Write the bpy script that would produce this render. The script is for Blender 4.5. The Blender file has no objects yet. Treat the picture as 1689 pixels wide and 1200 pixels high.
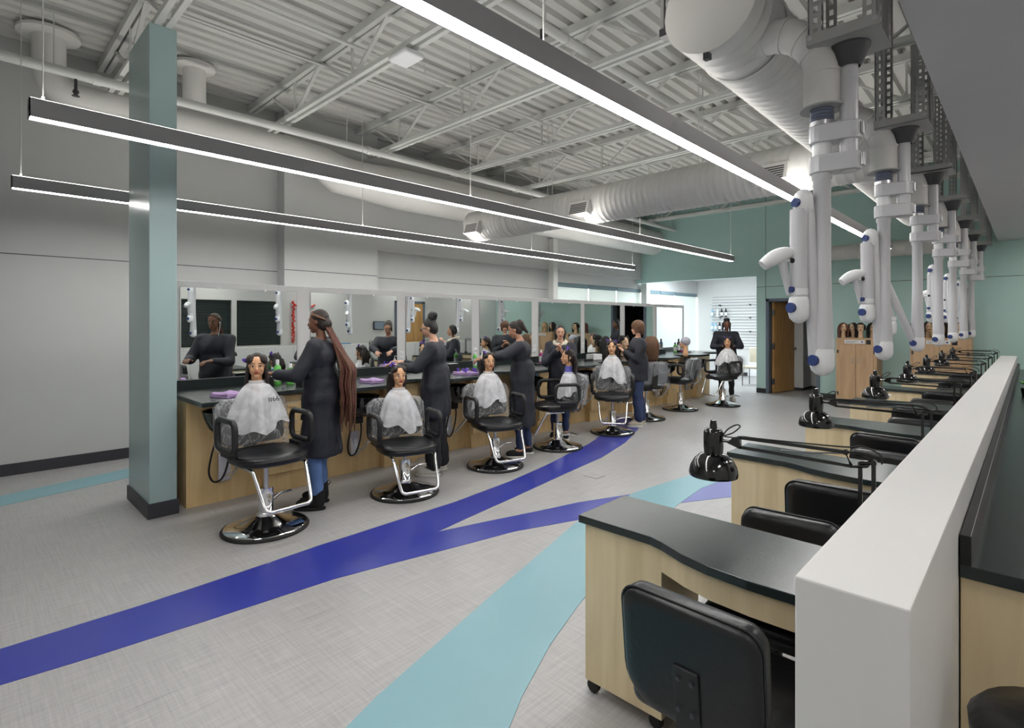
import bpy, bmesh, math, random
from mathutils import Vector, Matrix, Euler

# ---------------------------------------------------------------- camera, world, exposure
scene = bpy.context.scene
C = scene.collection
random.seed(7)
PI = math.pi
R = math.radians

cam_data = bpy.data.cameras.new('camera')
cam_data.sensor_fit = 'HORIZONTAL'
cam_data.sensor_width = 36.0
cam_data.lens = 887.0 / 1689.0 * 36.0
cam_data.shift_y = -68.0 / 1689.0
cam_data.clip_start = 0.05
cam = bpy.data.objects.new('camera', cam_data)
cam.location = (0, 0, 1.5)
cam.rotation_euler = (R(90), 0, R(44.0))
C.objects.link(cam)
scene.camera = cam

world = bpy.data.worlds.new('daylight')
scene.world = world
world.use_nodes = True
wbg = world.node_tree.nodes['Background']
wbg.inputs[0].default_value = (0.95, 0.98, 1.0, 1)
wbg.inputs[1].default_value = 2.1

scene.view_settings.view_transform = 'Standard'
scene.view_settings.look = 'None'
scene.view_settings.gamma = 1.0
scene.view_settings.exposure = 1.75
scene.view_settings.use_curve_mapping = False
try:
    scene.cycles.max_bounces = 10
    scene.cycles.diffuse_bounces = 5
    scene.cycles.glossy_bounces = 5
    scene.cycles.transparent_max_bounces = 16
    scene.cycles.sample_clamp_indirect = 6.0
    scene.cycles.caustics_reflective = False
    scene.cycles.caustics_refractive = False
except Exception:
    pass

LAMP_DOWN = 13.0      # brightness of the pendant lenses
LAMP_UP = 4.6
FILL_HALL = 8.5
FILL_SOFFIT = 6.5

# ---------------------------------------------------------------- materials
def lin(c):
    out = []
    for v in c:
        v = v / 255.0
        out.append(v / 12.92 if v <= 0.04045 else ((v + 0.055) / 1.055) ** 2.4)
    return tuple(out) + (1,)

def mat(name, col, rough=0.5, metal=0.0, spec=0.5, var=0.0, scale=(4, 4, 4), bump=0.0, bscale=40.0, emit=None, estr=0.0, alpha=1.0, coat=0.0):
    m = bpy.data.materials.new(name)
    m.use_nodes = True
    nt = m.node_tree
    b = nt.nodes['Principled BSDF']
    c = lin(col)
    b.inputs['Base Color'].default_value = c
    b.inputs['Roughness'].default_value = rough
    b.inputs['Metallic'].default_value = metal
    b.inputs['Specular IOR Level'].default_value = spec
    b.inputs['Alpha'].default_value = alpha
    if coat:
        b.inputs['Coat Weight'].default_value = coat
        b.inputs['Coat Roughness'].default_value = 0.06
    if emit:
        b.inputs['Emission Color'].default_value = lin(emit)
        b.inputs['Emission Strength'].default_value = estr
    tc = mp = None
    if var or bump:
        tc = nt.nodes.new('ShaderNodeTexCoord')
        mp = nt.nodes.new('ShaderNodeMapping')
        mp.inputs['Scale'].default_value = scale
        nt.links.new(tc.outputs['Object'], mp.inputs['Vector'])
    if var:
        n = nt.nodes.new('ShaderNodeTexNoise')
        n.inputs['Scale'].default_value = 1.0
        n.inputs['Detail'].default_value = 4.0
        nt.links.new(mp.outputs['Vector'], n.inputs['Vector'])
        rmp = nt.nodes.new('ShaderNodeMix')
        rmp.data_type = 'RGBA'
        rmp.inputs['A'].default_value = tuple(max(0, x * (1 - var)) for x in c[:3]) + (1,)
        rmp.inputs['B'].default_value = tuple(min(1, x * (1 + var)) for x in c[:3]) + (1,)
        nt.links.new(n.outputs['Fac'], rmp.inputs['Factor'])
        nt.links.new(rmp.outputs['Result'], b.inputs['Base Color'])
    if bump:
        n2 = nt.nodes.new('ShaderNodeTexNoise')
        n2.inputs['Scale'].default_value = bscale
        n2.inputs['Detail'].default_value = 3.0
        nt.links.new(tc.outputs['Object'], n2.inputs['Vector'])
        bp = nt.nodes.new('ShaderNodeBump')
        bp.inputs['Strength'].default_value = bump
        bp.inputs['Distance'].default_value = 0.02
        nt.links.new(n2.outputs['Fac'], bp.inputs['Height'])
        nt.links.new(bp.outputs['Normal'], b.inputs['Normal'])
    return m

def floor_material():
    m = bpy.data.materials.new('linen_vinyl_floor')
    m.use_nodes = True
    nt = m.node_tree
    b = nt.nodes['Principled BSDF']
    tc = nt.nodes.new('ShaderNodeTexCoord')
    facs = []
    for sc, w in (((90, 3.5, 1), 1), ((3.5, 90, 1), 1), ((0.9, 0.9, 1), 1)):
        mp = nt.nodes.new('ShaderNodeMapping')
        mp.inputs['Scale'].default_value = sc
        nt.links.new(tc.outputs['Object'], mp.inputs['Vector'])
        n = nt.nodes.new('ShaderNodeTexNoise')
        n.inputs['Scale'].default_value = 1.0
        n.inputs['Detail'].default_value = 5.0
        n.inputs['Roughness'].default_value = 0.65
        nt.links.new(mp.outputs['Vector'], n.inputs['Vector'])
        facs.append(n.outputs['Fac'])
    a1 = nt.nodes.new('ShaderNodeMath'); a1.operation = 'ADD'
    nt.links.new(facs[0], a1.inputs[0]); nt.links.new(facs[1], a1.inputs[1])
    a2 = nt.nodes.new('ShaderNodeMath'); a2.operation = 'MULTIPLY'; a2.inputs[1].default_value = 0.5
    nt.links.new(a1.outputs[0], a2.inputs[0])
    ramp = nt.nodes.new('ShaderNodeValToRGB')
    ramp.color_ramp.elements[0].position = 0.36
    ramp.color_ramp.elements[0].color = lin((150, 149, 149))
    ramp.color_ramp.elements[1].position = 0.62
    ramp.color_ramp.elements[1].color = lin((174, 173, 172))
    nt.links.new(a2.outputs[0], ramp.inputs[0])
    # thin dark threads
    mp = nt.nodes.new('ShaderNodeMapping'); mp.inputs['Scale'].default_value = (60, 1.1, 1)
    nt.links.new(tc.outputs['Object'], mp.inputs['Vector'])
    n = nt.nodes.new('ShaderNodeTexNoise'); n.inputs['Scale'].default_value = 1.0; n.inputs['Detail'].default_value = 1.0
    nt.links.new(mp.outputs['Vector'], n.inputs['Vector'])
    r2 = nt.nodes.new('ShaderNodeValToRGB')
    r2.color_ramp.elements[0].position = 0.70; r2.color_ramp.elements[0].color = (1, 1, 1, 1)
    r2.color_ramp.elements[1].position = 0.80; r2.color_ramp.elements[1].color = (0.74, 0.73, 0.72, 1)
    nt.links.new(n.outputs['Fac'], r2.inputs[0])
    mx = nt.nodes.new('ShaderNodeMix'); mx.data_type = 'RGBA'; mx.blend_type = 'MULTIPLY'
    mx.inputs['Factor'].default_value = 1.0
    nt.links.new(ramp.outputs[0], mx.inputs['A']); nt.links.new(r2.outputs[0], mx.inputs['B'])
    nt.links.new(mx.outputs['Result'], b.inputs['Base Color'])
    b.inputs['Roughness'].default_value = 0.36
    b.inputs['Specular IOR Level'].default_value = 0.45
    return m

def wood_material(name, c1, c2, axis='Z', rough=0.45):
    m = bpy.data.materials.new(name)
    m.use_nodes = True
    nt = m.node_tree
    b = nt.nodes['Principled BSDF']
    tc = nt.nodes.new('ShaderNodeTexCoord')
    mp = nt.nodes.new('ShaderNodeMapping')
    mp.inputs['Scale'].default_value = {'Z': (9, 9, 0.9), 'Y': (9, 0.9, 9), 'X': (0.9, 9, 9)}[axis]
    nt.links.new(tc.outputs['Object'], mp.inputs['Vector'])
    n = nt.nodes.new('ShaderNodeTexNoise')
    n.inputs['Scale'].default_value = 2.0
    n.inputs['Detail'].default_value = 6.0
    n.inputs['Distortion'].default_value = 0.6
    nt.links.new(mp.outputs['Vector'], n.inputs['Vector'])
    rp = nt.nodes.new('ShaderNodeValToRGB')
    rp.color_ramp.elements[0].position = 0.3; rp.color_ramp.elements[0].color = lin(c1)
    rp.color_ramp.elements[1].position = 0.7; rp.color_ramp.elements[1].color = lin(c2)
    nt.links.new(n.outputs['Fac'], rp.inputs[0])
    nt.links.new(rp.outputs[0], b.inputs['Base Color'])
    b.inputs['Roughness'].default_value = rough
    b.inputs['Specular IOR Level'].default_value = 0.4
    return m

def film_material(name, col, opac, rough, bump, bscale, crease_glints=False):
    m = bpy.data.materials.new(name)
    m.use_nodes = True
    nt = m.node_tree
    b = nt.nodes['Principled BSDF']
    out = nt.nodes['Material Output']
    b.inputs['Base Color'].default_value = lin(col)
    b.inputs['Roughness'].default_value = rough
    b.inputs['Specular IOR Level'].default_value = 0.8
    tc = nt.nodes.new('ShaderNodeTexCoord')
    n2 = nt.nodes.new('ShaderNodeTexNoise')
    n2.inputs['Scale'].default_value = bscale
    n2.inputs['Detail'].default_value = 3.0
    n2.inputs['Distortion'].default_value = 1.2
    nt.links.new(tc.outputs['Object'], n2.inputs['Vector'])
    bp = nt.nodes.new('ShaderNodeBump')
    bp.inputs['Strength'].default_value = bump
    bp.inputs['Distance'].default_value = 0.03
    nt.links.new(n2.outputs['Fac'], bp.inputs['Height'])
    nt.links.new(bp.outputs['Normal'], b.inputs['Normal'])
    tr = nt.nodes.new('ShaderNodeBsdfTransparent')
    mx = nt.nodes.new('ShaderNodeMixShader')
    rp = nt.nodes.new('ShaderNodeValToRGB')
    rp.color_ramp.elements[0].position = 0.35; rp.color_ramp.elements[0].color = (max(0, opac - 0.14),) * 3 + (1,)
    rp.color_ramp.elements[1].position = 0.68; rp.color_ramp.elements[1].color = (min(1, opac + 0.14),) * 3 + (1,)
    if crease_glints:
        el = rp.color_ramp.elements
        el[0].position = 0.40; el[0].color = (opac,) * 3 + (1,)
        el[1].position = 0.47; el[1].color = (opac + .05,) * 3 + (1,)
        for pos, v in ((.485, .46), (.503, opac + .06), (.56, opac), (.58, .36), (.60, opac)):  # whiter streaks in the opacity stand in for glints along the creases
            k = el.new(pos); k.color = (v, v, v, 1)
    nt.links.new(n2.outputs['Fac'], rp.inputs[0])
    nt.links.new(rp.outputs[0], mx.inputs[0])
    nt.links.new(tr.outputs[0], mx.inputs[1])
    nt.links.new(b.outputs[0], mx.inputs[2])
    nt.links.new(mx.outputs[0], out.inputs['Surface'])
    return m

def emission_material(name, col, strength):
    m = bpy.data.materials.new(name)
    m.use_nodes = True
    nt = m.node_tree
    nt.nodes.remove(nt.nodes['Principled BSDF'])
    e = nt.nodes.new('ShaderNodeEmission')
    e.inputs[0].default_value = lin(col)
    e.inputs[1].default_value = strength
    nt.links.new(e.outputs[0], nt.nodes['Material Output'].inputs['Surface'])
    return m

def shade_material():
    m = bpy.data.materials.new('roller_shade_cloth')
    m.use_nodes = True
    nt = m.node_tree
    b = nt.nodes['Principled BSDF']
    b.inputs['Base Color'].default_value = lin((226, 230, 228))
    b.inputs['Roughness'].default_value = 0.9
    t = nt.nodes.new('ShaderNodeBsdfTranslucent'); t.inputs[0].default_value = lin((220, 224, 220))
    mx = nt.nodes.new('ShaderNodeMixShader'); mx.inputs[0].default_value = 0.35
    nt.links.new(b.outputs[0], mx.inputs[1]); nt.links.new(t.outputs[0], mx.inputs[2])
    nt.links.new(mx.outputs[0], nt.nodes['Material Output'].inputs['Surface'])
    return m

M = {}
M['floor'] = floor_material()
M['wall'] = mat('grey_wall_paint', (190, 191, 190), 0.6, var=0.03)
M['white'] = mat('white_wall_paint', (212, 212, 211), 0.55, var=0.02)
M['teal'] = mat('teal_wall_paint', (182, 214, 209), 0.42, var=0.03)
M['teal_metal'] = mat('pale_teal_column_paint', (156, 178, 178), 0.28, var=0.02)
M['soffit'] = mat('soffit_paint', (196, 195, 199), 0.6)
M['deck'] = mat('painted_roof_deck', (200, 200, 196), 0.55, var=0.07, scale=(3, 0.7, 3))
M['steel'] = mat('white_painted_steel', (206, 207, 204), 0.45)
M['duct'] = mat('painted_duct', (214, 213, 210), 0.42, var=0.03)
M['base'] = mat('charcoal_baseboard', (52, 52, 58), 0.5)
M['blue'] = mat('royal_blue_vinyl', (44, 54, 148), 0.32, var=0.06)
M['aqua'] = mat('aqua_vinyl', (120, 164, 174), 0.32, var=0.05)
M['violet'] = mat('violet_vinyl', (92, 96, 166), 0.32, var=0.05)
M['maple'] = wood_material('maple_laminate', (216, 184, 132), (232, 204, 154))
M['maple_pale'] = wood_material('pale_maple_laminate', (208, 188, 150), (224, 206, 170))
M['oak'] = wood_material('oak_veneer', (178, 134, 80), (206, 162, 106))
M['cabwood'] = wood_material('aged_cabinet_wood', (182, 150, 116), (206, 174, 138))
M['black_top'] = mat('black_laminate', (36, 44, 44), 0.27, var=0.12, scale=(3, 3, 3))  # teal tint puts the end wall's reflection into the base colour
M['black_edge'] = mat('black_edge', (14, 14, 16), 0.4)
M['vinyl'] = mat('black_vinyl', (19, 20, 23), 0.33, bump=0.06, bscale=60)
M['black_plastic'] = mat('black_plastic', (26, 26, 28), 0.45)
M['black_gloss'] = mat('black_gloss', (10, 10, 11), 0.12, coat=0.5)
M['grey_plastic'] = mat('grey_plastic', (100, 103, 108), 0.45)
M['chrome'] = mat('chrome', (232, 232, 234), 0.07, metal=1.0)
M['alu'] = mat('satin_aluminium', (190, 190, 194), 0.32, metal=1.0)
M['mirror'] = mat('mirror_glass', (232, 238, 236), 0.0, metal=1.0)
M['housing'] = mat('grey_light_housing', (150, 149, 151), 0.4)
M['lens_down'] = emission_material('lit_lens', (255, 253, 250), LAMP_DOWN)
M['lens_up'] = emission_material('lit_uplight_lens', (255, 251, 244), LAMP_UP)
M['fill_hall'] = emission_material('hall_fill_panel', (238, 247, 255), FILL_HALL)
M['fill_soffit'] = emission_material('soffit_fill_panel', (255, 250, 244), FILL_SOFFIT)
M['arm'] = mat('pale_grey_arm', (196, 196, 200), 0.3)
M['arm_white'] = mat('white_arm_plastic', (222, 223, 225), 0.32)
M['knob'] = mat('navy_blue_knob', (38, 58, 112), 0.4)
M['hose'] = mat('blue_grey_hose', (104, 110, 130), 0.5)
M['dark_metal'] = mat('dark_grey_metal', (62, 62, 66), 0.42)
M['bracket'] = mat('grey_bracket', (158, 158, 156), 0.45)
M['frame_blue'] = mat('slate_door_frame', (98, 110, 126), 0.45)
M['locker'] = mat('grey_locker', (214, 215, 214), 0.4)
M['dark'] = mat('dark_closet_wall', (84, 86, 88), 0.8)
M['glass'] = mat('window_glass', (220, 240, 245), 0.02, alpha=0.15)
M['blind_glass'] = mat('dark_blind', (52, 66, 66), 0.35)
M['shade'] = shade_material()
M['valance'] = mat('slate_valance', (112, 134, 142), 0.5)
M['paper'] = mat('white_paper', (228, 229, 230), 0.7)
M['lilac'] = mat('lilac_towel', (178, 150, 196), 0.9, bump=0.5, bscale=90)
M['purple'] = mat('purple_clip', (104, 70, 190), 0.4)
M['green'] = mat('green_bottle', (110, 200, 90), 0.3)
M['cyan'] = mat('pale_blue_plastic', (140, 190, 220), 0.3)
M['pink'] = mat('magenta_plastic', (176, 60, 130), 0.4)
M['red'] = mat('red_tinsel', (214, 52, 34), 0.4)
M['orange'] = mat('orange_craft', (216, 110, 50), 0.5)
M['cape'] = film_material('white_plastic_cape', (240, 241, 245), 0.72, 0.28, 0.35, 7)
M['clear'] = film_material('clear_plastic_cover', (238, 240, 244), 0.14, 0.06, 0.9, 5.5, True)
M['clear_smooth'] = film_material('smooth_clear_cover', (228, 232, 238), 0.13, 0.05, 0.12, 5)
M['skin_doll'] = mat('mannequin_skin', (214, 164, 124), 0.42)
M['skin_doll_pale'] = mat('pale_mannequin_skin', (226, 192, 156), 0.45)
M['skin_brown'] = mat('brown_skin', (118, 78, 58), 0.5)
M['skin_tan'] = mat('tan_skin', (190, 142, 116), 0.5)
M['skin_light'] = mat('light_skin', (206, 160, 134), 0.5)
M['lip'] = mat('lip_red', (170, 70, 66), 0.35)
M['lip_brown'] = mat('lip_brown', (120, 62, 56), 0.4)
M['eye_white'] = mat('eye_white', (235, 232, 226), 0.2)
M['iris'] = mat('eye_iris', (40, 28, 22), 0.15)
M['hair_dark'] = mat('dark_brown_hair', (38, 26, 22), 0.45, bump=0.7, bscale=120, var=0.3, scale=(60, 60, 6))
M['hair_black'] = mat('black_hair', (18, 16, 17), 0.4, bump=0.6, bscale=120)
M['hair_brown'] = mat('brown_hair', (102, 70, 46), 0.5, bump=0.7, bscale=120, var=0.35, scale=(60, 60, 6))
M['hair_auburn'] = mat('auburn_hair', (98, 54, 42), 0.5, bump=0.6, bscale=120, var=0.35, scale=(40, 40, 4))
M['hair_blond'] = mat('blond_hair', (206, 184, 138), 0.5, bump=0.6, bscale=120)
M['gown'] = mat('navy_black_gown', (34, 36, 46), 0.7, bump=0.5, bscale=9)
M['trouser'] = mat('black_trousers', (24, 25, 31), 0.75, bump=0.4, bscale=14)
M['jeans'] = mat('blue_denim', (88, 118, 168), 0.8, var=0.25, scale=(14, 14, 3), bump=0.2, bscale=60)
M['jeans_dark'] = mat('dark_denim', (46, 60, 96), 0.8, var=0.25, scale=(14, 14, 3), bump=0.2, bscale=60)
M['suede'] = mat('black_suede', (20, 19, 21), 0.9)
M['cream'] = mat('cream_fleece', (206, 200, 182), 0.95, bump=0.5, bscale=60)
M['shoe_white'] = mat('white_shoe', (214, 212, 206), 0.6)
M['periwinkle'] = mat('blue_violet_neck_strip', (98, 96, 178), 0.7)
M['cap_grey'] = film_material('grey_plastic_cap', (180, 184, 200), 0.85, 0.25, 0.8, 40)
M['rubber'] = mat('black_rubber', (16, 16, 17), 0.6)
M['screen'] = mat('monitor_screen', (50, 78, 98), 0.15)
M['blue_box'] = mat('blue_box', (52, 124, 176), 0.5)
M['leaf'] = mat('green_leaf', (70, 150, 50), 0.5)
M['navy_label'] = mat('navy_label', (50, 60, 120), 0.5)

# ---------------------------------------------------------------- mesh builder
class MB:
    def __init__(self):
        self.v = []; self.f = []; self.s = []
    def add(self, vs, fs, smooth=False):
        o = len(self.v)
        self.v.extend(tuple(p) for p in vs)
        for f in fs:
            self.f.append(tuple(i + o for i in f)); self.s.append(smooth)
        return self
    def box(self, x0, x1, y0, y1, z0, z1):
        vs = [(x, y, z) for z in (z0, z1) for y in (y0, y1) for x in (x0, x1)]
        return self.add(vs, [(0, 2, 3, 1), (4, 5, 7, 6), (0, 1, 5, 4), (1, 3, 7, 5), (3, 2, 6, 7), (2, 0, 4, 6)])
    def obox(self, c, size, rot=None):
        m = rot.to_matrix() if rot else Matrix.Identity(3)
        h = [s / 2 for s in size]
        vs = [Vector(c) + m @ Vector((x * h[0], y * h[1], z * h[2])) for z in (-1, 1) for y in (-1, 1) for x in (-1, 1)]
        return self.add(vs, [(0, 2, 3, 1), (4, 5, 7, 6), (0, 1, 5, 4), (1, 3, 7, 5), (3, 2, 6, 7), (2, 0, 4, 6)])
    def bar(self, a, b, w, h):
        a = Vector(a); b = Vector(b); d = (b - a)
        q = d.to_track_quat('X', 'Z')
        return self.obox((a + b) / 2, (d.length, w, h), q.to_euler())
    def rbox(self, c, size, r, rot=None, seg=3):
        bm = bmesh.new()
        bmesh.ops.create_cube(bm, size=1.0)
        for v in bm.verts:
            v.co = Vector((v.co.x * size[0], v.co.y * size[1], v.co.z * size[2]))
        bmesh.ops.bevel(bm, geom=list(bm.edges), offset=r, segments=seg, profile=0.5, affect='EDGES')
        m = rot.to_matrix() if rot else Matrix.Identity(3)
        bm.verts.index_update()
        self.add([Vector(c) + m @ v.co for v in bm.verts], [[v.index for v in f.verts] for f in bm.faces], True)
        bm.free()
        return self
    def slab(self, c, w, h, th, rt, rb, rot=None, n=7):
        """upholstered pad standing in the y-z plane, corner radius rt above and rb below, soft edges"""
        m = rot.to_matrix() if rot else Matrix.Identity(3)
        out = []
        for (cy, cz, a0, r) in ((w / 2 - rt, h / 2 - rt, 0, rt), (-w / 2 + rt, h / 2 - rt, PI / 2, rt), (-w / 2 + rb, -h / 2 + rb, PI, rb), (w / 2 - rb, -h / 2 + rb, 1.5 * PI, rb)):
            for k in range(n):
                a = a0 + PI / 2 * k / (n - 1)
                out.append((cy + r * math.cos(a), cz + r * math.sin(a)))
        N = len(out); vs = []; fs = []
        rings = [(.80, -.5), (.93, -.48), (.985, -.36), (1.0, -.12), (1.0, .12), (.985, .36), (.93, .48), (.80, .5)]
        for sc, x in rings:
            for y, z in out:
                vs.append(Vector(c) + m @ Vector((x * th, y * sc, z * sc)))
        for i in range(len(rings) - 1):
            for k in range(N):
                fs.append((i * N + k, i * N + (k + 1) % N, (i + 1) * N + (k + 1) % N, (i + 1) * N + k))
        fs.append(tuple(reversed(range(N)))); fs.append(tuple(range(len(vs) - N, len(vs))))
        self.outline = [Vector(c) + m @ Vector((0, y, z)) for y, z in out]
        return self.add(vs, fs, True)
    def tube(self, pts, r, n=10, cap=True, closed=False):
        pts = [Vector(p) for p in pts]
        k = len(pts)
        rs = r if isinstance(r, (list, tuple)) else [r] * k
        tang = []
        for i in range(k):
            if closed:
                t = pts[(i + 1) % k] - pts[i - 1]
            else:
                t = pts[min(i + 1, k - 1)] - pts[max(i - 1, 0)]
            tang.append(t.normalized() if t.length > 1e-9 else Vector((0, 0, 1)))
        up = Vector((0, 0, 1)) if abs(tang[0].z) < 0.9 else Vector((1, 0, 0))
        nrm = (up - tang[0] * up.dot(tang[0])).normalized()
        vs = []
        for i in range(k):
            nrm = (nrm - tang[i] * nrm.dot(tang[i]))
            nrm = nrm.normalized() if nrm.length > 1e-6 else tang[i].orthogonal().normalized()
            bi = tang[i].cross(nrm)
            for j in range(n):
                a = 2 * PI * j / n
                vs.append(pts[i] + (nrm * math.cos(a) + bi * math.sin(a)) * rs[i])
        fs = []
        m = k if closed else k - 1
        for i in range(m):
            i2 = (i + 1) % k
            for j in range(n):
                j2 = (j + 1) % n
                fs.append((i * n + j, i * n + j2, i2 * n + j2, i2 * n + j))
        self.add(vs, fs, True)
        if cap and not closed:
            self.add(vs[:n], [tuple(reversed(range(n)))])
            self.add(vs[-n:], [tuple(range(n))])
        return self
    def cyl(self, a, b, r, r2=None, n=14):
        return self.tube([a, b], [r, r if r2 is None else r2], n)
    def lathe(self, prof, n=24, o=(0, 0, 0), axis='Z', sx=1.0, sy=1.0, cap=True):
        o = Vector(o); vs = []; k = len(prof)
        for (r, z) in prof:
            for j in range(n):
                a = 2 * PI * j / n
                x, y = r * math.cos(a) * sx, r * math.sin(a) * sy
                p = {'Z': (x, y, z), 'Y': (x, z, -y), 'X': (z, x, y)}[axis]
                vs.append(o + Vector(p))
        fs = []
        for i in range(k - 1):
            for j in range(n):
                j2 = (j + 1) % n
                fs.append((i * n + j, i * n + j2, (i + 1) * n + j2, (i + 1) * n + j))
        self.add(vs, fs, True)
        if cap:
            if prof[0][0] > 1e-4: self.add(vs[:n], [tuple(reversed(range(n)))])
            if prof[-1][0] > 1e-4: self.add(vs[-n:], [tuple(range(n))])
        return self
    def ell(self, c, r, rot=None, n=14, m=9):
        mt = rot.to_matrix() if rot else Matrix.Identity(3)
        c = Vector(c); vs = [c + mt @ Vector((0, 0, r[2]))]
        for i in range(1, m):
            t = PI * i / m
            for j in range(n):
                a = 2 * PI * j / n
                vs.append(c + mt @ Vector((r[0] * math.sin(t) * math.cos(a), r[1] * math.sin(t) * math.sin(a), r[2] * math.cos(t))))
        vs.append(c + mt @ Vector((0, 0, -r[2])))
        fs = [(0, 1 + j, 1 + (j + 1) % n) for j in range(n)]
        for i in range(m - 2):
            for j in range(n):
                j2 = (j + 1) % n
                fs.append((1 + i * n + j, 1 + (i + 1) * n + j, 1 + (i + 1) * n + j2, 1 + i * n + j2))
        b = 1 + (m - 2) * n
        fs += [(len(vs) - 1, b + (j + 1) % n, b + j) for j in range(n)]
        return self.add(vs, fs, True)
    def cap(self, a, b, ra, rb=None, n=12):
        rb = ra if rb is None else rb
        a = Vector(a); b = Vector(b)
        d = (b - a)
        L = d.length
        if L < 1e-6:
            return self.ell(a, (ra, ra, ra))
        d.normalize()
        pts = []; rs = []
        for t in (0.05, 0.35, 0.7):
            pts.append(a - d * ra * math.cos(t * PI / 2)); rs.append(ra * math.sin(t * PI / 2))
        pts += [a, b]; rs += [ra, rb]
        for t in (0.7, 0.35, 0.05):
            pts.append(b + d * rb * math.cos(t * PI / 2)); rs.append(rb * math.sin(t * PI / 2))
        return self.tube(pts, rs, n)
    def prism(self, poly, z0, z1, plane='XY'):
        f = {'XY': lambda a, b, c: (a, b, c), 'XZ': lambda a, b, c: (a, c, b), 'YZ': lambda a, b, c: (c, a, b)}[plane]
        n = len(poly)
        vs = [f(a, b, z0) for a, b in poly] + [f(a, b, z1) for a, b in poly]
        fs = [tuple(reversed(range(n))), tuple(range(n, 2 * n))]
        fs += [(i, (i + 1) % n, (i + 1) % n + n, i + n) for i in range(n)]
        return self.add(vs, fs)
    def mesh(self, name, material, bevel=0.0):
        me = bpy.data.meshes.new(name)
        me.from_pydata([tuple(p) for p in self.v], [], self.f)
        me.polygons.foreach_set('use_smooth', self.s)
        bm = bmesh.new(); bm.from_mesh(me)
        bmesh.ops.remove_doubles(bm, verts=bm.verts, dist=1e-5) if not bevel else None
        bmesh.ops.recalc_face_normals(bm, faces=bm.faces)
        for e in bm.edges:
            if len(e.link_faces) == 2 and e.calc_face_angle(0) > 1.1:
                e.smooth = False
        if bevel:
            es = [e for e in bm.edges if len(e.link_faces) == 2 and e.calc_face_angle(0) > 0.6]
            bmesh.ops.bevel(bm, geom=es, offset=bevel, segments=2, profile=0.6, affect='EDGES')
        bm.to_mesh(me); bm.free()
        if material is not None:
            me.materials.append(M[material] if isinstance(material, str) else material)
        return me
    def build(self, name, material, parent=None, bevel=0.0):
        return obj(name, self.mesh(name, material, bevel), parent)

def obj(name, me, parent=None):
    o = bpy.data.objects.new(name, me)
    C.objects.link(o)
    if parent is not None:
        o.parent = parent
    return o

def tag(o, label, cat, group=None):
    o['label'] = label; o['category'] = cat
    if group: o['group'] = group
    return o

def thing(name, label, cat, loc=(0, 0, 0), rotz=0.0, group=None):
    o = bpy.data.objects.new(name, None)
    o.empty_display_size = 0.1
    C.objects.link(o)
    o.location = loc; o.rotation_euler = (0, 0, rotz)
    return tag(o, label, cat, group)

def struct(o, kind='structure'):
    o['kind'] = kind
    return o

def copy_tree(o, parent=None):
    c = o.copy(); C.objects.link(c)
    c.parent = parent
    for ch in [x for x in o.children]:
        copy_tree(ch, c)
    return c

TMP = bpy.data.scenes.new('workbench')     # scratch scene, removed at the end
def blob(mb, voxel, material, smooth=3, noise=None):
    """one continuous surface grown round the overlapping volumes of mb"""
    me = mb.mesh('volume', None)
    o = bpy.data.objects.new('volume', me)
    TMP.collection.objects.link(o)
    md = o.modifiers.new('remesh', 'REMESH'); md.mode = 'VOXEL'; md.voxel_size = voxel; md.use_smooth_shade = True
    if smooth:
        sm = o.modifiers.new('smooth', 'SMOOTH'); sm.iterations = smooth; sm.factor = 0.5
    TMP.view_layers[0].update()
    dg = TMP.view_layers[0].depsgraph
    out = bpy.data.meshes.new_from_object(o.evaluated_get(dg))
    bpy.data.objects.remove(o); bpy.data.meshes.remove(me)
    out.materials.clear()
    out.materials.append(M[material])
    if noise:
        for v in out.vertices:
            d = noise(v.co)
            v.co += v.normal * d
    out.polygons.foreach_set('use_smooth', [True] * len(out.polygons))
    out.update()
    return out

def arc(c, r, a0, a1, n, u, w):
    c = Vector(c); u = Vector(u); w = Vector(w)
    return [c + u * (r * math.cos(a0 + (a1 - a0) * i / n)) + w * (r * math.sin(a0 + (a1 - a0) * i / n)) for i in range(n + 1)]

def smooth_path(pts, n=6):
    pts = [Vector(p) for p in pts]
    out = []
    for i in range(len(pts) - 1):
        p0 = pts[max(i - 1, 0)]; p1 = pts[i]; p2 = pts[i + 1]; p3 = pts[min(i + 2, len(pts) - 1)]
        for k in range(n):
            t = k / n
            out.append(0.5 * ((2 * p1) + (p2 - p0) * t + (2 * p0 - 5 * p1 + 4 * p2 - p3) * t * t + (3 * p1 - p0 - 3 * p2 + p3) * t ** 3))
    out.append(pts[-1])
    return out

# ================================================================ the setting
YB, YF, XL, XR, ZD = -2.5, 12.0, -7.22, 1.3, 4.28
fl = struct(MB().box(XL - 0.1, XR + 0.1, YB, 15.7, -0.06, 0.0).build('floor', 'floor'))

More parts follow.
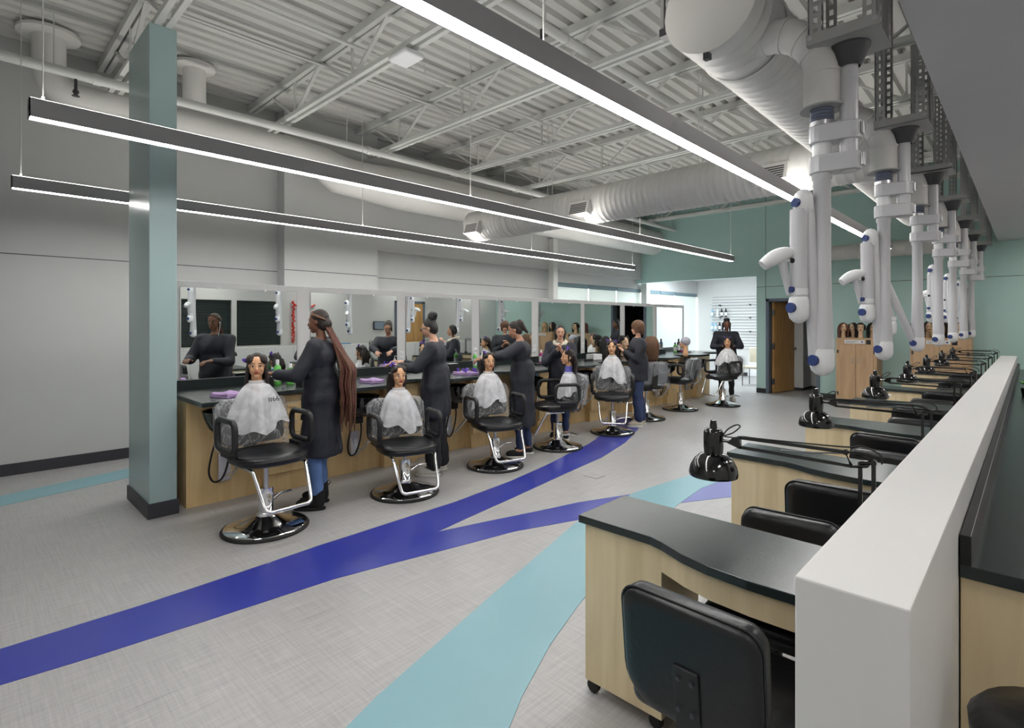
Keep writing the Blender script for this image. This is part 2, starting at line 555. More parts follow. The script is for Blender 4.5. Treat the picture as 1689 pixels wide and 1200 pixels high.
def stripe(poly, m, h):
    return MB().prism(poly, 0.0, h).build('floor_stripe', m, fl)
left = [(-3.41, -2.0), (-3.41, .14), (-3.40, .7), (-3.42, 1.2), (-3.45, 1.72), (-3.46, 2.25), (-3.47, 2.9), (-3.55, 3.66), (-3.67, 4.3), (-3.94, 5.44), (-4.2, 6.2), (-4.45, 6.75), (-4.8, 7.35)]
right = [(-3.30, -2.0), (-3.07, .13), (-3.03, .42), (-2.985, .9), (-2.935, 1.54), (-2.87, 1.87), (-2.80, 2.18), (-2.93, 2.33), (-3.065, 2.40), (-3.125, 2.8), (-3.20, 3.34), (-3.33, 4.2), (-3.44, 5.0), (-3.66, 5.84), (-3.98, 6.67), (-4.4, 7.45)]
stripe(left + right[::-1], 'blue', 0.002)
stripe([(-2.935, 2.33), (-3.065, 2.40), (-2.96, 2.78), (-2.84, 3.18), (-2.72, 3.62), (-2.48, 4.2), (-2.3, 4.1), (-2.38, 3.55), (-2.49, 3.27), (-2.67, 2.8), (-2.80, 2.18)], 'blue', 0.002)
stripe([(-1.45, 0.0), (-1.89, 1.18), (-2.15, 2.1), (-2.456, 3.23), (-2.52, 4.18), (-2.42, 5.0), (-2.28, 5.5), (-2.0, 6.6), (-1.75, 6.6), (-2.0, 5.5), (-2.11, 5.13), (-2.15, 4.7), (-2.10, 4.16), (-1.96, 3.25), (-1.85, 2.75), (-1.73, 2.3), (-1.61, 1.92), (-1.47, 1.58), (-1.30, 1.25), (-1.0, .75), (-0.5, 0.0)], 'aqua', 0.0035)
stripe([(-2.10, 4.2), (-2.15, 4.7), (-2.11, 5.13), (-1.9, 5.7), (-1.5, 6.2), (-1.35, 5.6), (-1.6, 5.0), (-1.885, 4.6)], 'violet', 0.002)
stripe([(-5.75, -2.0), (-6.42, .27), (-6.69, 1.25), (-6.85, 2.2), (-6.5, 2.2), (-6.29, 1.18), (-6.06, .255), (-5.4, -2.0)], 'aqua', 0.002)
# floor box cover
tag(MB().box(-3.16, -3.0, 4.28, 4.42, 0.0, 0.006).build('floor_box_cover', 'bracket', None, 0.002), 'small square metal floor box cover beside the blue stripe', 'floor box')

# left wall with pilaster, bulkhead and the strip of shaded windows
m = MB()
m.box(XL - 0.18, XL, YB, 8.85, 0, ZD + 0.1)
m.box(XL - 0.18, XL, 8.85, 15.7, 0, 0.3)
m.box(XL - 0.18, XL, 8.85, 15.7, 2.36, ZD + 0.1)
wl = struct(m.build('wall_left', 'wall'))
MB().box(XL, -7.0, 2.98, 4.37, 0, ZD).build('pilaster', 'wall', wl)
MB().box(XL, -7.06, 4.40, YF, 2.59, ZD - .15).build('bulkhead', 'wall', wl)
def reveal(x0, x1, y0, y1, z0, z1, p, name='reveal_joint'):
    return MB().box(x0, x1, y0, y1, z0, z1).build(name, 'dark_metal', p)
reveal(XL, XL + .003, YB, 2.98, 2.176, 2.184, wl)
reveal(-7.0, -6.997, 2.98, 4.37, 2.190, 2.198, wl)
reveal(XL, XL + .003, 4.37, 8.8, 2.186, 2.194, wl)
struct(MB().box(XL, XL + .012, YB, 8.8, 0, .115).build('baseboard_left', 'base'))
struct(MB().box(-7.06, -6.93, 8.38, 8.52, 0, 3.2).build('trim_1', 'steel', None, .006))
struct(MB().box(-7.16, -7.0, 12.15, 12.32, 0, 2.5).build('trim_2', 'steel', None, .006))
# windows with roller shades (y from 8.85 to 15.7)
edges = [8.85, 10.0, 11.15, 12.3, 13.25, 14.1, 15.5]
for i in range(6):
    y0, y1 = edges[i], edges[i + 1]
    w = struct(MB().box(XL - .12, XL - .1, y0 + .03, y1 - .03, .33, 2.33).build('window_%d' % (i + 1), 'glass'))
    f = MB()
    f.box(XL - .14, XL - .06, y0 - .025, y0 + .025, .3, 2.36)
    f.box(XL - .14, XL - .06, y0, y1, .3, .35); f.box(XL - .14, XL - .06, y0, y1, 2.31, 2.36)
    f.build('window_frame', 'steel', w)
    MB().box(XL - .05, XL + .0, y0 + .02, y1 - .02, 2.27, 2.355).build('shade_valance', 'valance', w)
    z_bottom = 2.12 if i == 3 else .34
    MB().box(XL - .034, XL - .03, y0 + .035, y1 - .035, z_bottom, 2.29).build('roller_shade', 'shade', w)

# far wall, teal, with an opening into the hall and a door
m = MB()
m.box(XL - .1, -4.26, YF, YF + .14, 2.5, ZD + .1)
m.box(-4.26, -4.02, YF, YF + .14, 0, ZD + .1)
m.box(-4.02, -3.08, YF, YF + .14, 1.97, ZD + .1)
m.box(-3.08, XR + .1, YF, YF + .14, 0, ZD + .1)
wf = struct(m.build('wall_far', 'teal'))
reveal(-4.26, XR, YF - .003, YF, 2.262, 2.270, wf)
reveal(-4.075, -4.067, YF - .003, YF, 1.99, ZD, wf)
bb = MB(); bb.box(-4.26, -4.04, YF - .012, YF, 0, .1); bb.box(-3.06, XR, YF - .012, YF, 0, .1)
struct(bb.build('baseboard_far', 'base'))
df = MB()
df.box(-4.06, -4.0, YF - .03, YF + .15, 0, 2.01); df.box(-3.1, -3.04, YF - .03, YF + .15, 0, 2.01); df.box(-4.06, -3.04, YF - .03, YF + .15, 1.95, 2.01)
struct(df.build('trim_3', 'frame_blue'))
door = struct(thing('door_1', 'oak door', 'door', (-3.985, YF + .12, 0), R(80)))
for k in ('label', 'category'): del door[k]
MB().box(0, .86, -.045, 0, .01, 1.94).build('door_leaf', 'oak', door, .002)
kn = MB(); kn.lathe([(.012, 0), (.012, .04), (.028, .05), (.03, .07), (.02, .085), (0, .088)], 14, (.79, 0, .93), 'Y')
kn.lathe([(.03, 0), (.03, .008)], 14, (.79, 0, .93), 'Y')
for z in (.25, 1.0, 1.72):
    MB().box(-.02, .02, -.05, -.01, z - .06, z + .06).build('hinge', 'alu', door)
kn2 = MB().lathe([(.012, 0), (.012, -.04), (.028, -.05), (.03, -.07), (0, -.085)], 14, (.79, -.045, .93), 'Y'); kn2.build('door_knob', 'alu', door)
# closet behind the door
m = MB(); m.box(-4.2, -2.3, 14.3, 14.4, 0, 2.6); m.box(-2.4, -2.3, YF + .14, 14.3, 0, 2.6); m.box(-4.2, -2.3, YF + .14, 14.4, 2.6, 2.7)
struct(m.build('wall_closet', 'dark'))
lk = thing('metal_locker', 'tall grey metal locker standing inside the room behind the open door', 'locker', (-3.79, 13.2, 0))
MB().box(-.17, .17, -.2, .4, .06, 1.74).build('body', 'locker', lk, .004)
MB().box(-.155, .155, -.212, -.2, .08, 1.72).build('locker_door', 'locker', lk, .003)
MB().box(-.14, .14, -.17, .37, 0, .06).build('plinth', 'dark_metal', lk)
lk2 = copy_tree(lk); lk2.location = (-3.45, 13.75, 0); lk2['label'] = 'second grey locker set further back in the dark room behind the door'

# hall behind the opening
m = MB(); m.box(XL - .1, -4.1, 15.5, 15.62, 0, 2.85)
struct(m.build('wall_hall', 'white'))
struct(MB().box(-4.26, -4.2, YF + .14, 15.5, 0, 2.85).build('wall_hall_side', 'white'))
struct(MB().box(XL - .1, -4.1, YF + .14, 15.62, 2.75, 2.85).build('ceiling_hall', 'white'))
struct(MB().box(XL, -4.26, 15.488, 15.5, 0, .1).build('baseboard_hall', 'base'))
for i, (x, y) in enumerate(((-6.4, 12.6), (-5.2, 12.6), (-6.4, 13.5), (-5.2, 13.5))):  # added panels, hidden above the header, to brighten the hall and far end
    t = thing('hall_fill_light', 'added square fill panel in the hall ceiling, hidden beyond the opening', 'fill light', (x, y, 2.75), 0, 'added hall fill panels')
    MB().box(-.31, .31, -.31, .31, -.02, 0).build('frame', 'steel', t)
    MB().box(-.28, .28, -.28, .28, -.024, -.02).build('diffuser', 'fill_hall', t)

# right and back walls (seen in the mirrors)
m = MB()
m.box(XR, XR + .15, YB, YF, 0, 1.0); m.box(XR, XR + .15, YB, YF, 1.98, ZD)
m.box(XR, XR + .15, 5.2, YF, 1.0, 1.98); m.box(XR, XR + .15, YB, 3.1, 1.0, 1.98)
wr = struct(m.build('wall_right', 'white'))
struct(MB().box(XL - .1, XR + .15, YB - .15, YB, 0, ZD + .1).build('wall_back', 'white'))
for i, (y0, y1) in enumerate(((3.15, 4.10), (4.20, 5.15))):
    w = struct(MB().box(XR + .05, XR + .07, y0, y1, 1.0, 1.98).build('window_%d' % (7 + i), 'blind_glass'))
    for k in range(30):
        MB().obox((XR + .035, (y0 + y1) / 2, 1.02 + k * .032), (.022, y1 - y0 - .02, .002), Euler((0, R(35), 0))).build('blind_slat', 'blind_glass', w)
    f = MB(); f.box(XR - .012, XR + .1, y0 - .05, y0, .97, 2.01); f.box(XR - .012, XR + .1, y1, y1 + .05, .97, 2.01)
    f.box(XR - .012, XR + .1, y0, y1, .96, 1.0); f.box(XR - .012, XR + .1, y0, y1, 1.98, 2.02)
    f.build('window_frame', 'white', w)
dr = struct(MB().box(XR - .03, XR, 8.25, 9.1, 0, 2.03).build('door_2', 'oak', None, .004))
f = MB(); f.box(XR - .04, XR, 8.19, 8.25, 0, 2.09); f.box(XR - .04, XR, 9.1, 9.16, 0, 2.09); f.box(XR - .04, XR, 8.19, 9.16, 2.03, 2.09)
f.build('door_frame', 'frame_blue', dr)
MB().lathe([(.012, 0), (.012, -.04), (.028, -.05), (.03, -.07), (0, -.085)], 14, (XR - .03, 8.33, .95), 'X').build('door_knob', 'alu', dr)

# roof deck with ribs, soffit
m = MB()
prof = []
x = XL - .1
while x < XR + .2:
    prof += [(x, ZD), (x + .085, ZD), (x + .105, ZD + .055), (x + .132, ZD + .055)]
    x += .1524
n = len(prof)
m.add([(a, YB - .1, z) for a, z in prof] + [(a, YF + .1, z) for a, z in prof], [(i, i + 1, n + i + 1, n + i) for i in range(n - 1)])
struct(m.build('ceiling', 'deck'))
m = MB(); m.box(-.4, XR + .1, YB, YF, 2.85, 2.95); m.box(-.4, -.3, YB, YF, 2.95, ZD)  # upright above the soffit edge is added unseen to stop light leaking
struct(m.build('ceiling_soffit', 'soffit'))
for i, y in enumerate((-1.2, 1.2, 3.6, 6.0, 8.4, 10.8)):  # added fill panels, out of view, brightening the counter and half wall
    t = thing('soffit_fill_light', 'added white fill panel, out of view in the lowered ceiling over the long side counter', 'fill light', (.7, y, 2.85), 0, 'added fill panels in the soffit')
    MB().box(-.2, .2, -.32, .32, -.012, 0).build('frame', 'steel', t)
    MB().box(-.17, .17, -.29, .29, -.016, -.012).build('diffuser', 'fill_soffit', t)

# clad column
col = struct(MB().box(-5.54, -4.845, 1.03, 1.215, 0, 3.80).build('column', 'teal_metal', None, .004))
b = MB(); b.box(-5.552, -4.833, 1.018, 1.227, 0, .115); b.build('column_baseboard', 'base', col)

# ---------------------------------------------------------------- open web joists
top_m = MB().box(XL, XR, -.055, -.01, 4.20, ZD).box(XL, XR, .01, .055, 4.20, ZD).mesh('top_chord', 'steel')
bot_m = MB().box(-6.65, .6, -.06, -.018, 3.80, 3.845).box(-6.65, .6, .018, .06, 3.80, 3.845).mesh('bottom_chord', 'steel')
bot_far = MB().box(-6.65, -.3, -.06, -.018, 3.80, 3.845).box(-6.65, -.3, .018, .06, 3.80, 3.845).mesh('bottom_chord', 'steel')
dia_a = MB().bar((0, 0, 3.82), (.62, 0, 4.22), .035, .02).mesh('web_bar', 'steel')
dia_b = MB().bar((0, 0, 4.22), (.62, 0, 3.82), .035, .02).mesh('web_bar', 'steel')
ver = MB().bar((0, 0, 3.82), (0.001, 0, 4.22), .02, .02).mesh('web_post', 'steel')
JY = [-.25, 1.12, 2.66, 4.05, 5.45, 6.85, 8.25, 9.65, 11.05]
for i, y in enumerate(JY):
    ordinal = ['behind the pale teal column', 'resting on the pale teal column', 'first past the pale teal column', 'second past the pale teal column', 'third past the pale teal column', 'fourth past the pale teal column', 'fifth past the pale teal column', 'sixth past the pale teal column', 'next to the teal end wall'][i]
    j = thing('roof_joist', 'white open web steel roof joist, ' + ordinal, 'roof joist', (0, y, 0), 0, 'open web roof joists')
    obj('top_chord', top_m, j)
    obj('bottom_chord', bot_m, j)
    for k in range(5):
        x0 = -6.6 + k * 1.26
        o = obj('web_bar', dia_b, j); o.location.x = x0 - .62 if k == 0 else x0
        if k == 0:
            o.location.x = x0
        o = obj('web_bar', dia_a, j); o.location.x = x0 + .63
        o = obj('web_post', ver, j); o.location.x = x0 + .63

# sprinkler pipes, bridging angles, hanger rods
def pipe(label, x, z, r, y0=YB, y1=YF, name='sprinkler_pipe', cat='pipe', group='ceiling pipes'):
    t = thing(name, label, cat, (x, 0, z), 0, group)
    MB().cyl((0, y0, 0), (0, y1, 0), r, n=10).build('tube', 'steel', t)
    hm = MB().cyl((0, 0, 0), (0, 0, 4.2 - z), .006, n=6).mesh('hanger_rod', 'steel')
    cm = MB().lathe([(r + .006, -.03), (r + .006, .03)], 10, (0, 0, 0), 'Y').mesh('coupling', 'steel')
    for k in range(5):
        o = obj('hanger_rod', hm, t); o.location = (0, .6 + k * 2.8, 0)
        o = obj('coupling', cm, t); o.location = (0, .9 + k * 2.8, 0)
    return t
pipe('thick white pipe under the roof deck nearest the grey side wall', -6.15, 3.72, .045)
pipe('thick white pipe under the roof deck midway between the two pendants over the aisle', -2.9, 3.95, .04)
pipe('thin white conduit under the roof deck passing beside the pale teal column', -4.55, 4.08, .018, name='conduit')
pipe('thin white conduit under the roof deck over the nail tables', -1.95, 4.1, .016, name='conduit')
for i, x in enumerate((-5.3, -3.7, -2.2)):
    m = MB(); m.box(x - .02, x + .02, YB, YF, 4.165, 4.171); m.box(x - .02, x - .014, YB, YF, 4.165, 4.20)
    tag(m.build('bridging_angle', 'steel'), ['white bridging angle across the joists nearest the side wall pendant', 'white bridging angle across the joists over the aisle pendant', 'white bridging angle across the joists near the nail tables'][i], 'steel angle', 'bridging angles')
# sprinkler heads
for i, (x, y) in enumerate(((-6.15, .75), (-2.9, 3.35))):
    m = MB(); m.cyl((0, 0, 0), (0, 0, -.1), .012, n=8); m.lathe([(.02, -.1), (.026, -.12), (.012, -.14), (.03, -.15), (.03, -.154), (0, -.156)], 10)
    o = m.build('fire_sprinkler', 'dark_metal'); o.location = (x, y, 3.68 if i == 0 else 3.92)
    tag(o, ['small dark sprinkler head on the thick pipe near the side wall', 'small dark sprinkler head on the pipe over the aisle'][i], 'sprinkler')
# router box on the joist
t = thing('wireless_router', 'flat white plastic box fixed under a roof joist', 'router', (-3.82, 2.66, 3.78))
MB().rbox((0, 0, -.03), (.26, .2, .05), .02).build('case', 'paper', t)
MB().box(-.04, .04, -.04, .04, -.01, .03).build('mount', 'dark_metal', t)

# ---------------------------------------------------------------- linear pendants
def pendant(x, y0, y1, label, nc):
    t = thing('linear_pendant', label, 'pendant light', (x, 0, 2.6), 0, 'linear pendants')
    m = MB()
    m.box(-.043, -.037, y0, y1, 0, .1); m.box(.037, .043, y0, y1, 0, .1)
    m.box(-.043, .043, y0, y0 + .006, 0, .1); m.box(-.043, .043, y1 - .006, y1, 0, .1)
    m.box(-.037, .037, y0, y1, .04, .06)
    m.build('housing', 'housing', t)
    MB().box(-.037, .037, y0 + .006, y1 - .006, .003, .012).build('lower_lens', 'lens_down', t)
    MB().box(-.034, .034, y0 + .006, y1 - .006, .086, .1035).build('upper_lens', 'lens_up', t)
    cm = MB().cyl((0, 0, .095), (0, 0, 1.6), .0035, n=6).cyl((0, 0, .095), (0, 0, .13), .008, n=6).mesh('cable', 'steel')
    for k in range(nc):
        o = obj('cable', cm, t); o.location.y = y0 + .06 + (y1 - y0 - .12) * k / (nc - 1)
    return t
pendant(-1.535, -2.2, 9.7, 'long grey linear pendant light over the black nail tables', 4)
pendant(-3.87, .272, 9.70, 'long grey linear pendant light over the aisle beside the salon chairs', 4)
pendant(-6.0, .317, 9.90, 'long grey linear pendant light behind the mirror wall along the grey side wall', 4)

# ---------------------------------------------------------------- ducts
def ribbed(L, r, step=.09, ridge=.006):
    p = [(r, 0)]
    y = step
    while y < L - .01:
        p += [(r, y - .012), (r + ridge, y - .004), (r + ridge, y + .004), (r, y + .012)]
        y += step
    p.append((r, L))
    return p
d = thing('supply_duct', 'big white ribbed duct running over the exhaust arms', 'duct', (-1.12, 2.54, 3.04))
MB().lathe(ribbed(6.6, .224), 28, (0, 0, 0), 'Y').build('ribbed_pipe', 'duct', d)
MB().lathe([(.231, -.015), (.231, .02), (.224, .02)], 28, (0, 0, 0), 'Y').build('end_collar', 'duct', d)
MB().lathe([(.231, .40), (.237, .405), (.237, .425), (.231, .43)], 28, (0, 0, 0), 'Y', cap=False).build('seam_band', 'duct', d)
st = MB(); st.box(-.03, .0, -.01, .02, -.26, -.22); st.cyl((-.255, .03, -.02), (-.255, .03, 1.1), .005, n=6); st.box(-.27, -.2, .0, .06, -.06, -.02)
st.build('duct_hanger', 'dark_metal', d)

d = thing('supply_duct', 'big white ribbed duct crossing the room above the pendants', 'duct', (-6.15, 5.55, 2.97))
MB().lathe(ribbed(5.3, .225, .07, .005), 28, (0, 0, 0), 'X').build('ribbed_pipe', 'duct', d)
MB().lathe([(.12, -.03), (.2, -.03), (.231, -.01), (.231, .03)], 28, (0, 0, 0), 'X').build('end_cap', 'duct', d)
for xx in (.75, .85):
    MB().lathe([(.226, xx), (.238, xx + .006), (.238, xx + .02), (.226, xx + .026)], 28, (0, 0, 0), 'X', cap=False).build('seam_band', 'duct', d)
for xx in (.06, 2.02, 4.24):
    g = MB(); g.obox((xx + .16, -.235, -.08), (.3, .1, .17), Euler((R(-18), 0, 0)))
    gg = g.build('diffuser', 'duct', d, .004)
    for k in range(6):
        MB().obox((xx + .16, -.288 - k * .0 + .0075 * (k - 2.5), -.135 + k * .022), (.24, .006, .012), Euler((R(-18), 0, 0))).build('louvre', 'dark_metal', gg)
for xx in (1.5, 3.6):
    s = MB(); s.cyl((xx, -.05, .22), (xx, -.05, 1.25), .005, n=6); s.cyl((xx, .05, .22), (xx, .05, 1.25), .005, n=6); s.build('hanger_rod', 'steel', d)

d = thing('supply_duct', 'smooth white duct along the grey side wall with a bend rising to the roof', 'duct', (-6.72, 0, 0))
pts = [(0, .62, 4.25), (0, .62, 3.9)] + arc((0, .82, 3.9), .2, PI, 1.5 * PI, 6, (0, 1, 0), (0, 0, 1)) + [(0, 1.4, 3.70), (0, 3.0, 3.70)] + [(.1, 3.3, 3.58), (.16, 3.5, 3.45), (.1, 3.8, 3.45), (.0, 4.3, 3.47), (0, 4.5, 3.47), (0, YF, 3.47)]
MB().tube(pts, [.13] * 9 + [.14, .14, .2, .25, .25, .28, .3, .3], 24).build('smooth_pipe', 'duct', d)
MB().lathe([(.13, 4.2), (.24, 4.22), (.24, 4.25), (.13, 4.25)], 24, (0, .62, 0), 'Z', cap=False).build('roof_collar', 'duct', d)
d = thing('supply_duct', 'short white duct dropping from the roof beside the pale teal column', 'duct', (-6.45, 0, 0))
pts = [(0, 1.78, 4.25), (0, 1.78, 3.93)] + [(-.02, 1.79, 3.87)]
MB().tube(pts, .11, 20).build('smooth_pipe', 'duct', d)
MB().lathe([(.11, 4.2), (.2, 4.22), (.2, 4.25), (.11, 4.25)], 24, (0, 1.78, 0), 'Z', cap=False).build('roof_collar', 'duct', d)
d = thing('supply_duct', 'round white duct along the teal end wall above the wooden cabinets', 'duct', (-2.9, 11.6, 2.82))
MB().lathe(ribbed(1.72, .14, .12, .004), 20, (0, 0, 0), 'X').build('ribbed_pipe', 'duct', d)
MB().box(-.02, .0, -.05, .05, .1, 1.3).build('strap', 'steel', d)
struct(MB().box(-7.0, -.4, YF - .09, YF - .001, 4.0, 4.06).build('trim_4', 'steel'))

# ================================================================ styling counter with mirrors
MX = -5.5
part_wall = struct(MB().box(MX - .12, MX, 1.31, 11.15, 0, 1.88).build('wall_mirror', 'white', None, .004))
MIR = [(1.403, 2.467), (2.618, 3.693), (3.824, 4.891), (5.048, 6.116), (6.284, 7.36), (7.48, 8.572), (8.738, 9.772), (9.93, 11.05)]
ORD = ['first', 'second', 'third', 'fourth', 'fifth', 'sixth', 'seventh', 'eighth']
for i, (y0, y1) in enumerate(MIR):
    t = thing('wall_mirror', 'frameless wall mirror, %s from the pale teal column' % ORD[i], 'mirror', (MX, (y0 + y1) / 2, .985), 0, 'styling mirrors')
    w = (y1 - y0) / 2
    MB().box(.001, .008, -w, w, 0, .835).build('glass', 'mirror', t)
    m = MB(); m.box(0, .0095, -w - .004, -w, -.002, .837); m.box(0, .0095, w, w + .004, -.002, .837); m.box(0, .0095, -w, w, .835, .839); m.box(0, .0095, -w, w, -.006, 0)
    m.build('edge_strip', 'alu', t)
    m = MB(); m.box(0, .014, -w * .4 - .012, -w * .4 + .012, .825, .842); m.box(0, .014, w * .4 - .012, w * .4 + .012, .825, .842)
    m.build('clip', 'paper', t)
    # socket plate beside each mirror
    if i < 7:
        s = thing('wall_socket', 'white double socket plate between the %s and %s mirrors' % (ORD[i], ORD[i + 1]), 'socket', (MX, y1 + .07, 1.1))
        MB().box(.0, .008, -.035, .035, -.06, .06).build('plate', 'paper', s, .003)
        for z in (-.027, .027):
            MB().rbox((.008, 0, z), (.006, .036, .036), .0025, seg=1).build('socket_face', 'arm_white', s)

# worktop with lobes over the basins
WZ = .9
front = []
N = 170
for k in range(N + 1):
    y = 1.28 + (11.12 - 1.28) * k / N
    u = ((y - 1.50) / 1.2)
    c = math.cos(2 * PI * u)
    xf = -4.6 + .15 * max(-1, min(1, 1.5 * c + .25))
    if y < 1.5: xf = -4.45
    front.append((xf, y))
poly = [(MX + .001, 1.28)] + front + [(MX + .001, 11.12)]
wt = thing('black_worktop', 'long black laminate worktop with rounded lobes below the mirrors', 'worktop', (0, 0, WZ))
MB().prism(poly, -.035, 0).build('top', 'black_top', wt, .003)
MB().box(MX + .001, MX + .022, 1.28, 11.12, 0, .082).build('backsplash', 'black_top', wt, .002)

# stations (base cabinet each with drawers)
drw = MB().box(0, .018, .012, .408, 0, .165).mesh('drawer', 'maple', .002)
han = MB().tube([(.018, .15, .1), (.04, .15, .1), (.04, .27, .1), (.018, .27, .1)], .004, 8).mesh('handle', 'alu')
PY = 1.294
for i in range(8):
    y0 = PY + 1.2 * i
    y1 = y0 + 1.2 if i < 7 else 11.1
    t = thing('station_cabinet', 'maple base cabinet with a drawer stack under the worktop at the %s mirror' % ORD[i], 'cabinet', (-4.9, y0, 0), 0, 'maple station cabinets')
    MB().box(-.018, 0, .0, y1 - y0 - .002, .0, WZ - .036).build('front_panel', 'maple', t)
    if i in (0, 7):
        yy = 0 if i == 0 else y1 - y0 - .02
        MB().box(-.58, -.018, yy, yy + .018, 0, WZ - .036).build('side_panel', 'maple', t)
    cy = .585
    MB().box(-.0, .09, cy, cy + .42, 0, WZ - .036).build('drawer_case', 'maple', t, .002)
    for k in range(4):
        z = .17 + k * .172
        dd = obj('drawer', drw, t); dd.location = (.09, cy, z)
        obj('handle', han, dd)

# basins under the worktop
def make_basin():
    t = thing('shampoo_basin', '', 'shampoo basin', group='black shampoo basins')
    m = MB()
    m.lathe([(.02, -.2), (.09, -.19), (.15, -.13), (.18, -.05), (.19, 0), (.182, .0), (.17, -.05), (.14, -.12), (.08, -.17), (0, -.18)], 24, (0, 0, 0), 'Z', 1.05, .92, cap=False)
    m.build('bowl', 'black_gloss', t)
    n = MB(); n.lathe([(.03, 0), (.03, .02), (.012, .03), (.012, .06), (0, .065)], 12, (-.14, 0, -.01)); n.tube([(-.14, 0, .04), (-.1, 0, .065), (-.06, 0, .05)], .009, 8)
    n.build('faucet', 'chrome', t)
    b = MB(); b.box(-.2, -.02, -.035, .035, -.27, -.19); b.build('mount', 'black_plastic', t, .004)
    h = MB(); h.tube(smooth_path([(-.02, -.06, -.2), (-.02, -.1, -.32), (-.04, -.12, -.48), (-.06, -.08, -.57), (-.08, -.01, -.56), (-.07, .03, -.44), (-.05, .03, -.3), (-.05, .0, -.2)], 5), .008, 8)
    h.build('hose', 'rubber', t)
    p = MB(); p.box(-.235, -.2, .0, .1, -.62, -.38); p.build('wall_plate', 'alu', t, .01)
    a = MB(); a.tube([(-.2, .06, -.57), (-.12, .08, -.55), (.02, .14, -.38)], .016, 10); a.tube([(.02, .14, -.38), (.04, .14, -.2)], .012, 8); a.build('support_arm', 'chrome', t)
    return t
bas = make_basin()
for i in range(8):
    b = bas if i == 0 else copy_tree(bas)
    b.location = (-4.64, PY + .22 + 1.2 * i, .80)
    b['label'] = 'black shampoo basin under the worktop at the %s mirror' % ORD[i]

# ================================================================ salon chairs
def make_salon_chair():
    t = thing('salon_chair', '', 'salon chair', group='hydraulic salon chairs')
    b = MB(); b.lathe([(0, .008), (.28, .008), (.285, .02), (.27, .034), (.16, .055), (.085, .09), (.06, .1), (.058, .13), (0, .13)], 40); b.build('base_plate', 'chrome', t)
    MB().lathe([(.275, 0), (.298, .002), (.3, .012), (.292, .022), (.28, .024)], 40, cap=False).build('rubber_ring', 'rubber', t)
    MB().lathe([(.06, .10), (.06, .125), (.052, .13), (.052, .30), (.0, .30)], 20).build('column', 'chrome', t)
    MB().lathe([(.017, .16), (.017, .46), (.04, .46), (.05, .51)], 14).build('piston', 'alu', t)
    MB().box(-.12, .12, -.1, .1, .475, .505).build('seat_bracket', 'black_plastic', t, .006)
    lv = MB(); lv.tube([(-.03, .045, .17), (-.1, .16, .2), (-.14, .26, .19)], .008, 8); lv.tube([(-.03, .045, .15), (-.14, .1, .17), (-.2, .2, .17)], .007, 8); lv.build('pump_lever', 'chrome', t)
    s = MB()
    pl = []
    for k in range(36):
        a = 2 * PI * k / 36
        ca, sa = math.cos(a), math.sin(a)
        rr = (abs(ca) ** 3.2 + abs(sa) ** 3.2) ** (-1 / 3.2)
        pl.append((.03 + .235 * ca * rr + (.02 * (1 - abs(sa)) if ca > 0 else 0), .245 * sa * rr))
    rings = [(0.80, .505), (0.95, .505), (1.0, .52), (1.0, .545), (.97, .565), (.88, .578), (.6, .582), (.2, .576)]
    vs = []; fs = []
    for (sc, z) in rings:
        for (px, py) in pl:
            dz = -.012 * max(0, (px - .12) / .15) ** 2 - .0 if z > .55 else 0
            vs.append((.03 + (px - .03) * sc, py * sc, z + dz))
    n = 36
    for r_ in range(len(rings) - 1):
        for k in range(n):
            fs.append((r_ * n + k, r_ * n + (k + 1) % n, (r_ + 1) * n + (k + 1) % n, (r_ + 1) * n + k))
    fs.append(tuple(range(len(vs) - n, len(vs)))); fs.append(tuple(reversed(range(n))))
    s.add(vs, fs, True)
    st = s.build('seat', 'vinyl', t)
    pts = [((.03 + (px - .03) * 1.0), py * 1.0, .557) for px, py in pl]
    MB().tube(pts, .004, 6, closed=True).build('piping', 'vinyl', st)
    rot = Euler((0, R(-9), 0))
    bk = MB().slab((-.225, 0, .755), .46, .33, .07, .09, .06, rot).build('backrest', 'vinyl', t)
    MB().slab((-.268, 0, .755), .43, .31, .02, .09, .06, rot).build('back_shell', 'grey_plastic', bk)
    MB().obox((-.285, 0, .74), (.012, .09, .36), rot).build('back_strap', 'black_plastic', bk)
    MB().box(-.26, -.1, -.035, .035, .49, .515).build('back_bracket', 'alu', t, .004)
    cv = MB().slab((-.232, 0, .75), .53, .37, .12, .085, .03, rot)
    n0 = len(cv.v)
    for k in range(n0):
        v = Vector(cv.v[k]); cv.v[k] = tuple(v + Vector((.009 * math.sin(61 * v.y + 43 * v.z), .004 * math.sin(70 * v.z), .004 * math.sin(57 * v.y))))
    cv.tube([p + Vector((.03, 0, 0)) for p in cv.outline], .0045, 6, closed=True)
    cv.build('clear_cover', 'clear', t)
    for sy in (-1, 1):
        y = sy * .275
        loop = []
        for cx, cz, a0 in ((.09, .765, 0), (-.10, .765, PI / 2), (-.10, .665, PI), (.09, .665, 1.5 * PI)):
            loop += [(cx + .055 * math.cos(a0 + PI / 2 * k / 4), y, cz + .055 * math.sin(a0 + PI / 2 * k / 4)) for k in range(5)]
        m = MB().tube(loop, .021, 10, closed=True)
        m.box(-.1, .06, min(y, y - sy * .05), max(y, y - sy * .05), .56, .60)
        m.build('armrest', 'black_plastic', t)
    f = MB()
    f.tube(smooth_path([(.0, -.19, .49), (.2, -.19, .488), (.235, -.185, .46), (.34, -.165, .27), (.365, -.14, .235), (.368, -.10, .23), (.368, .10, .23), (.365, .14, .235), (.34, .165, .27), (.235, .185, .46), (.2, .19, .488), (.0, .19, .49)], 4), .0125, 10)
    f.build('footrest', 'chrome', t)
    return t
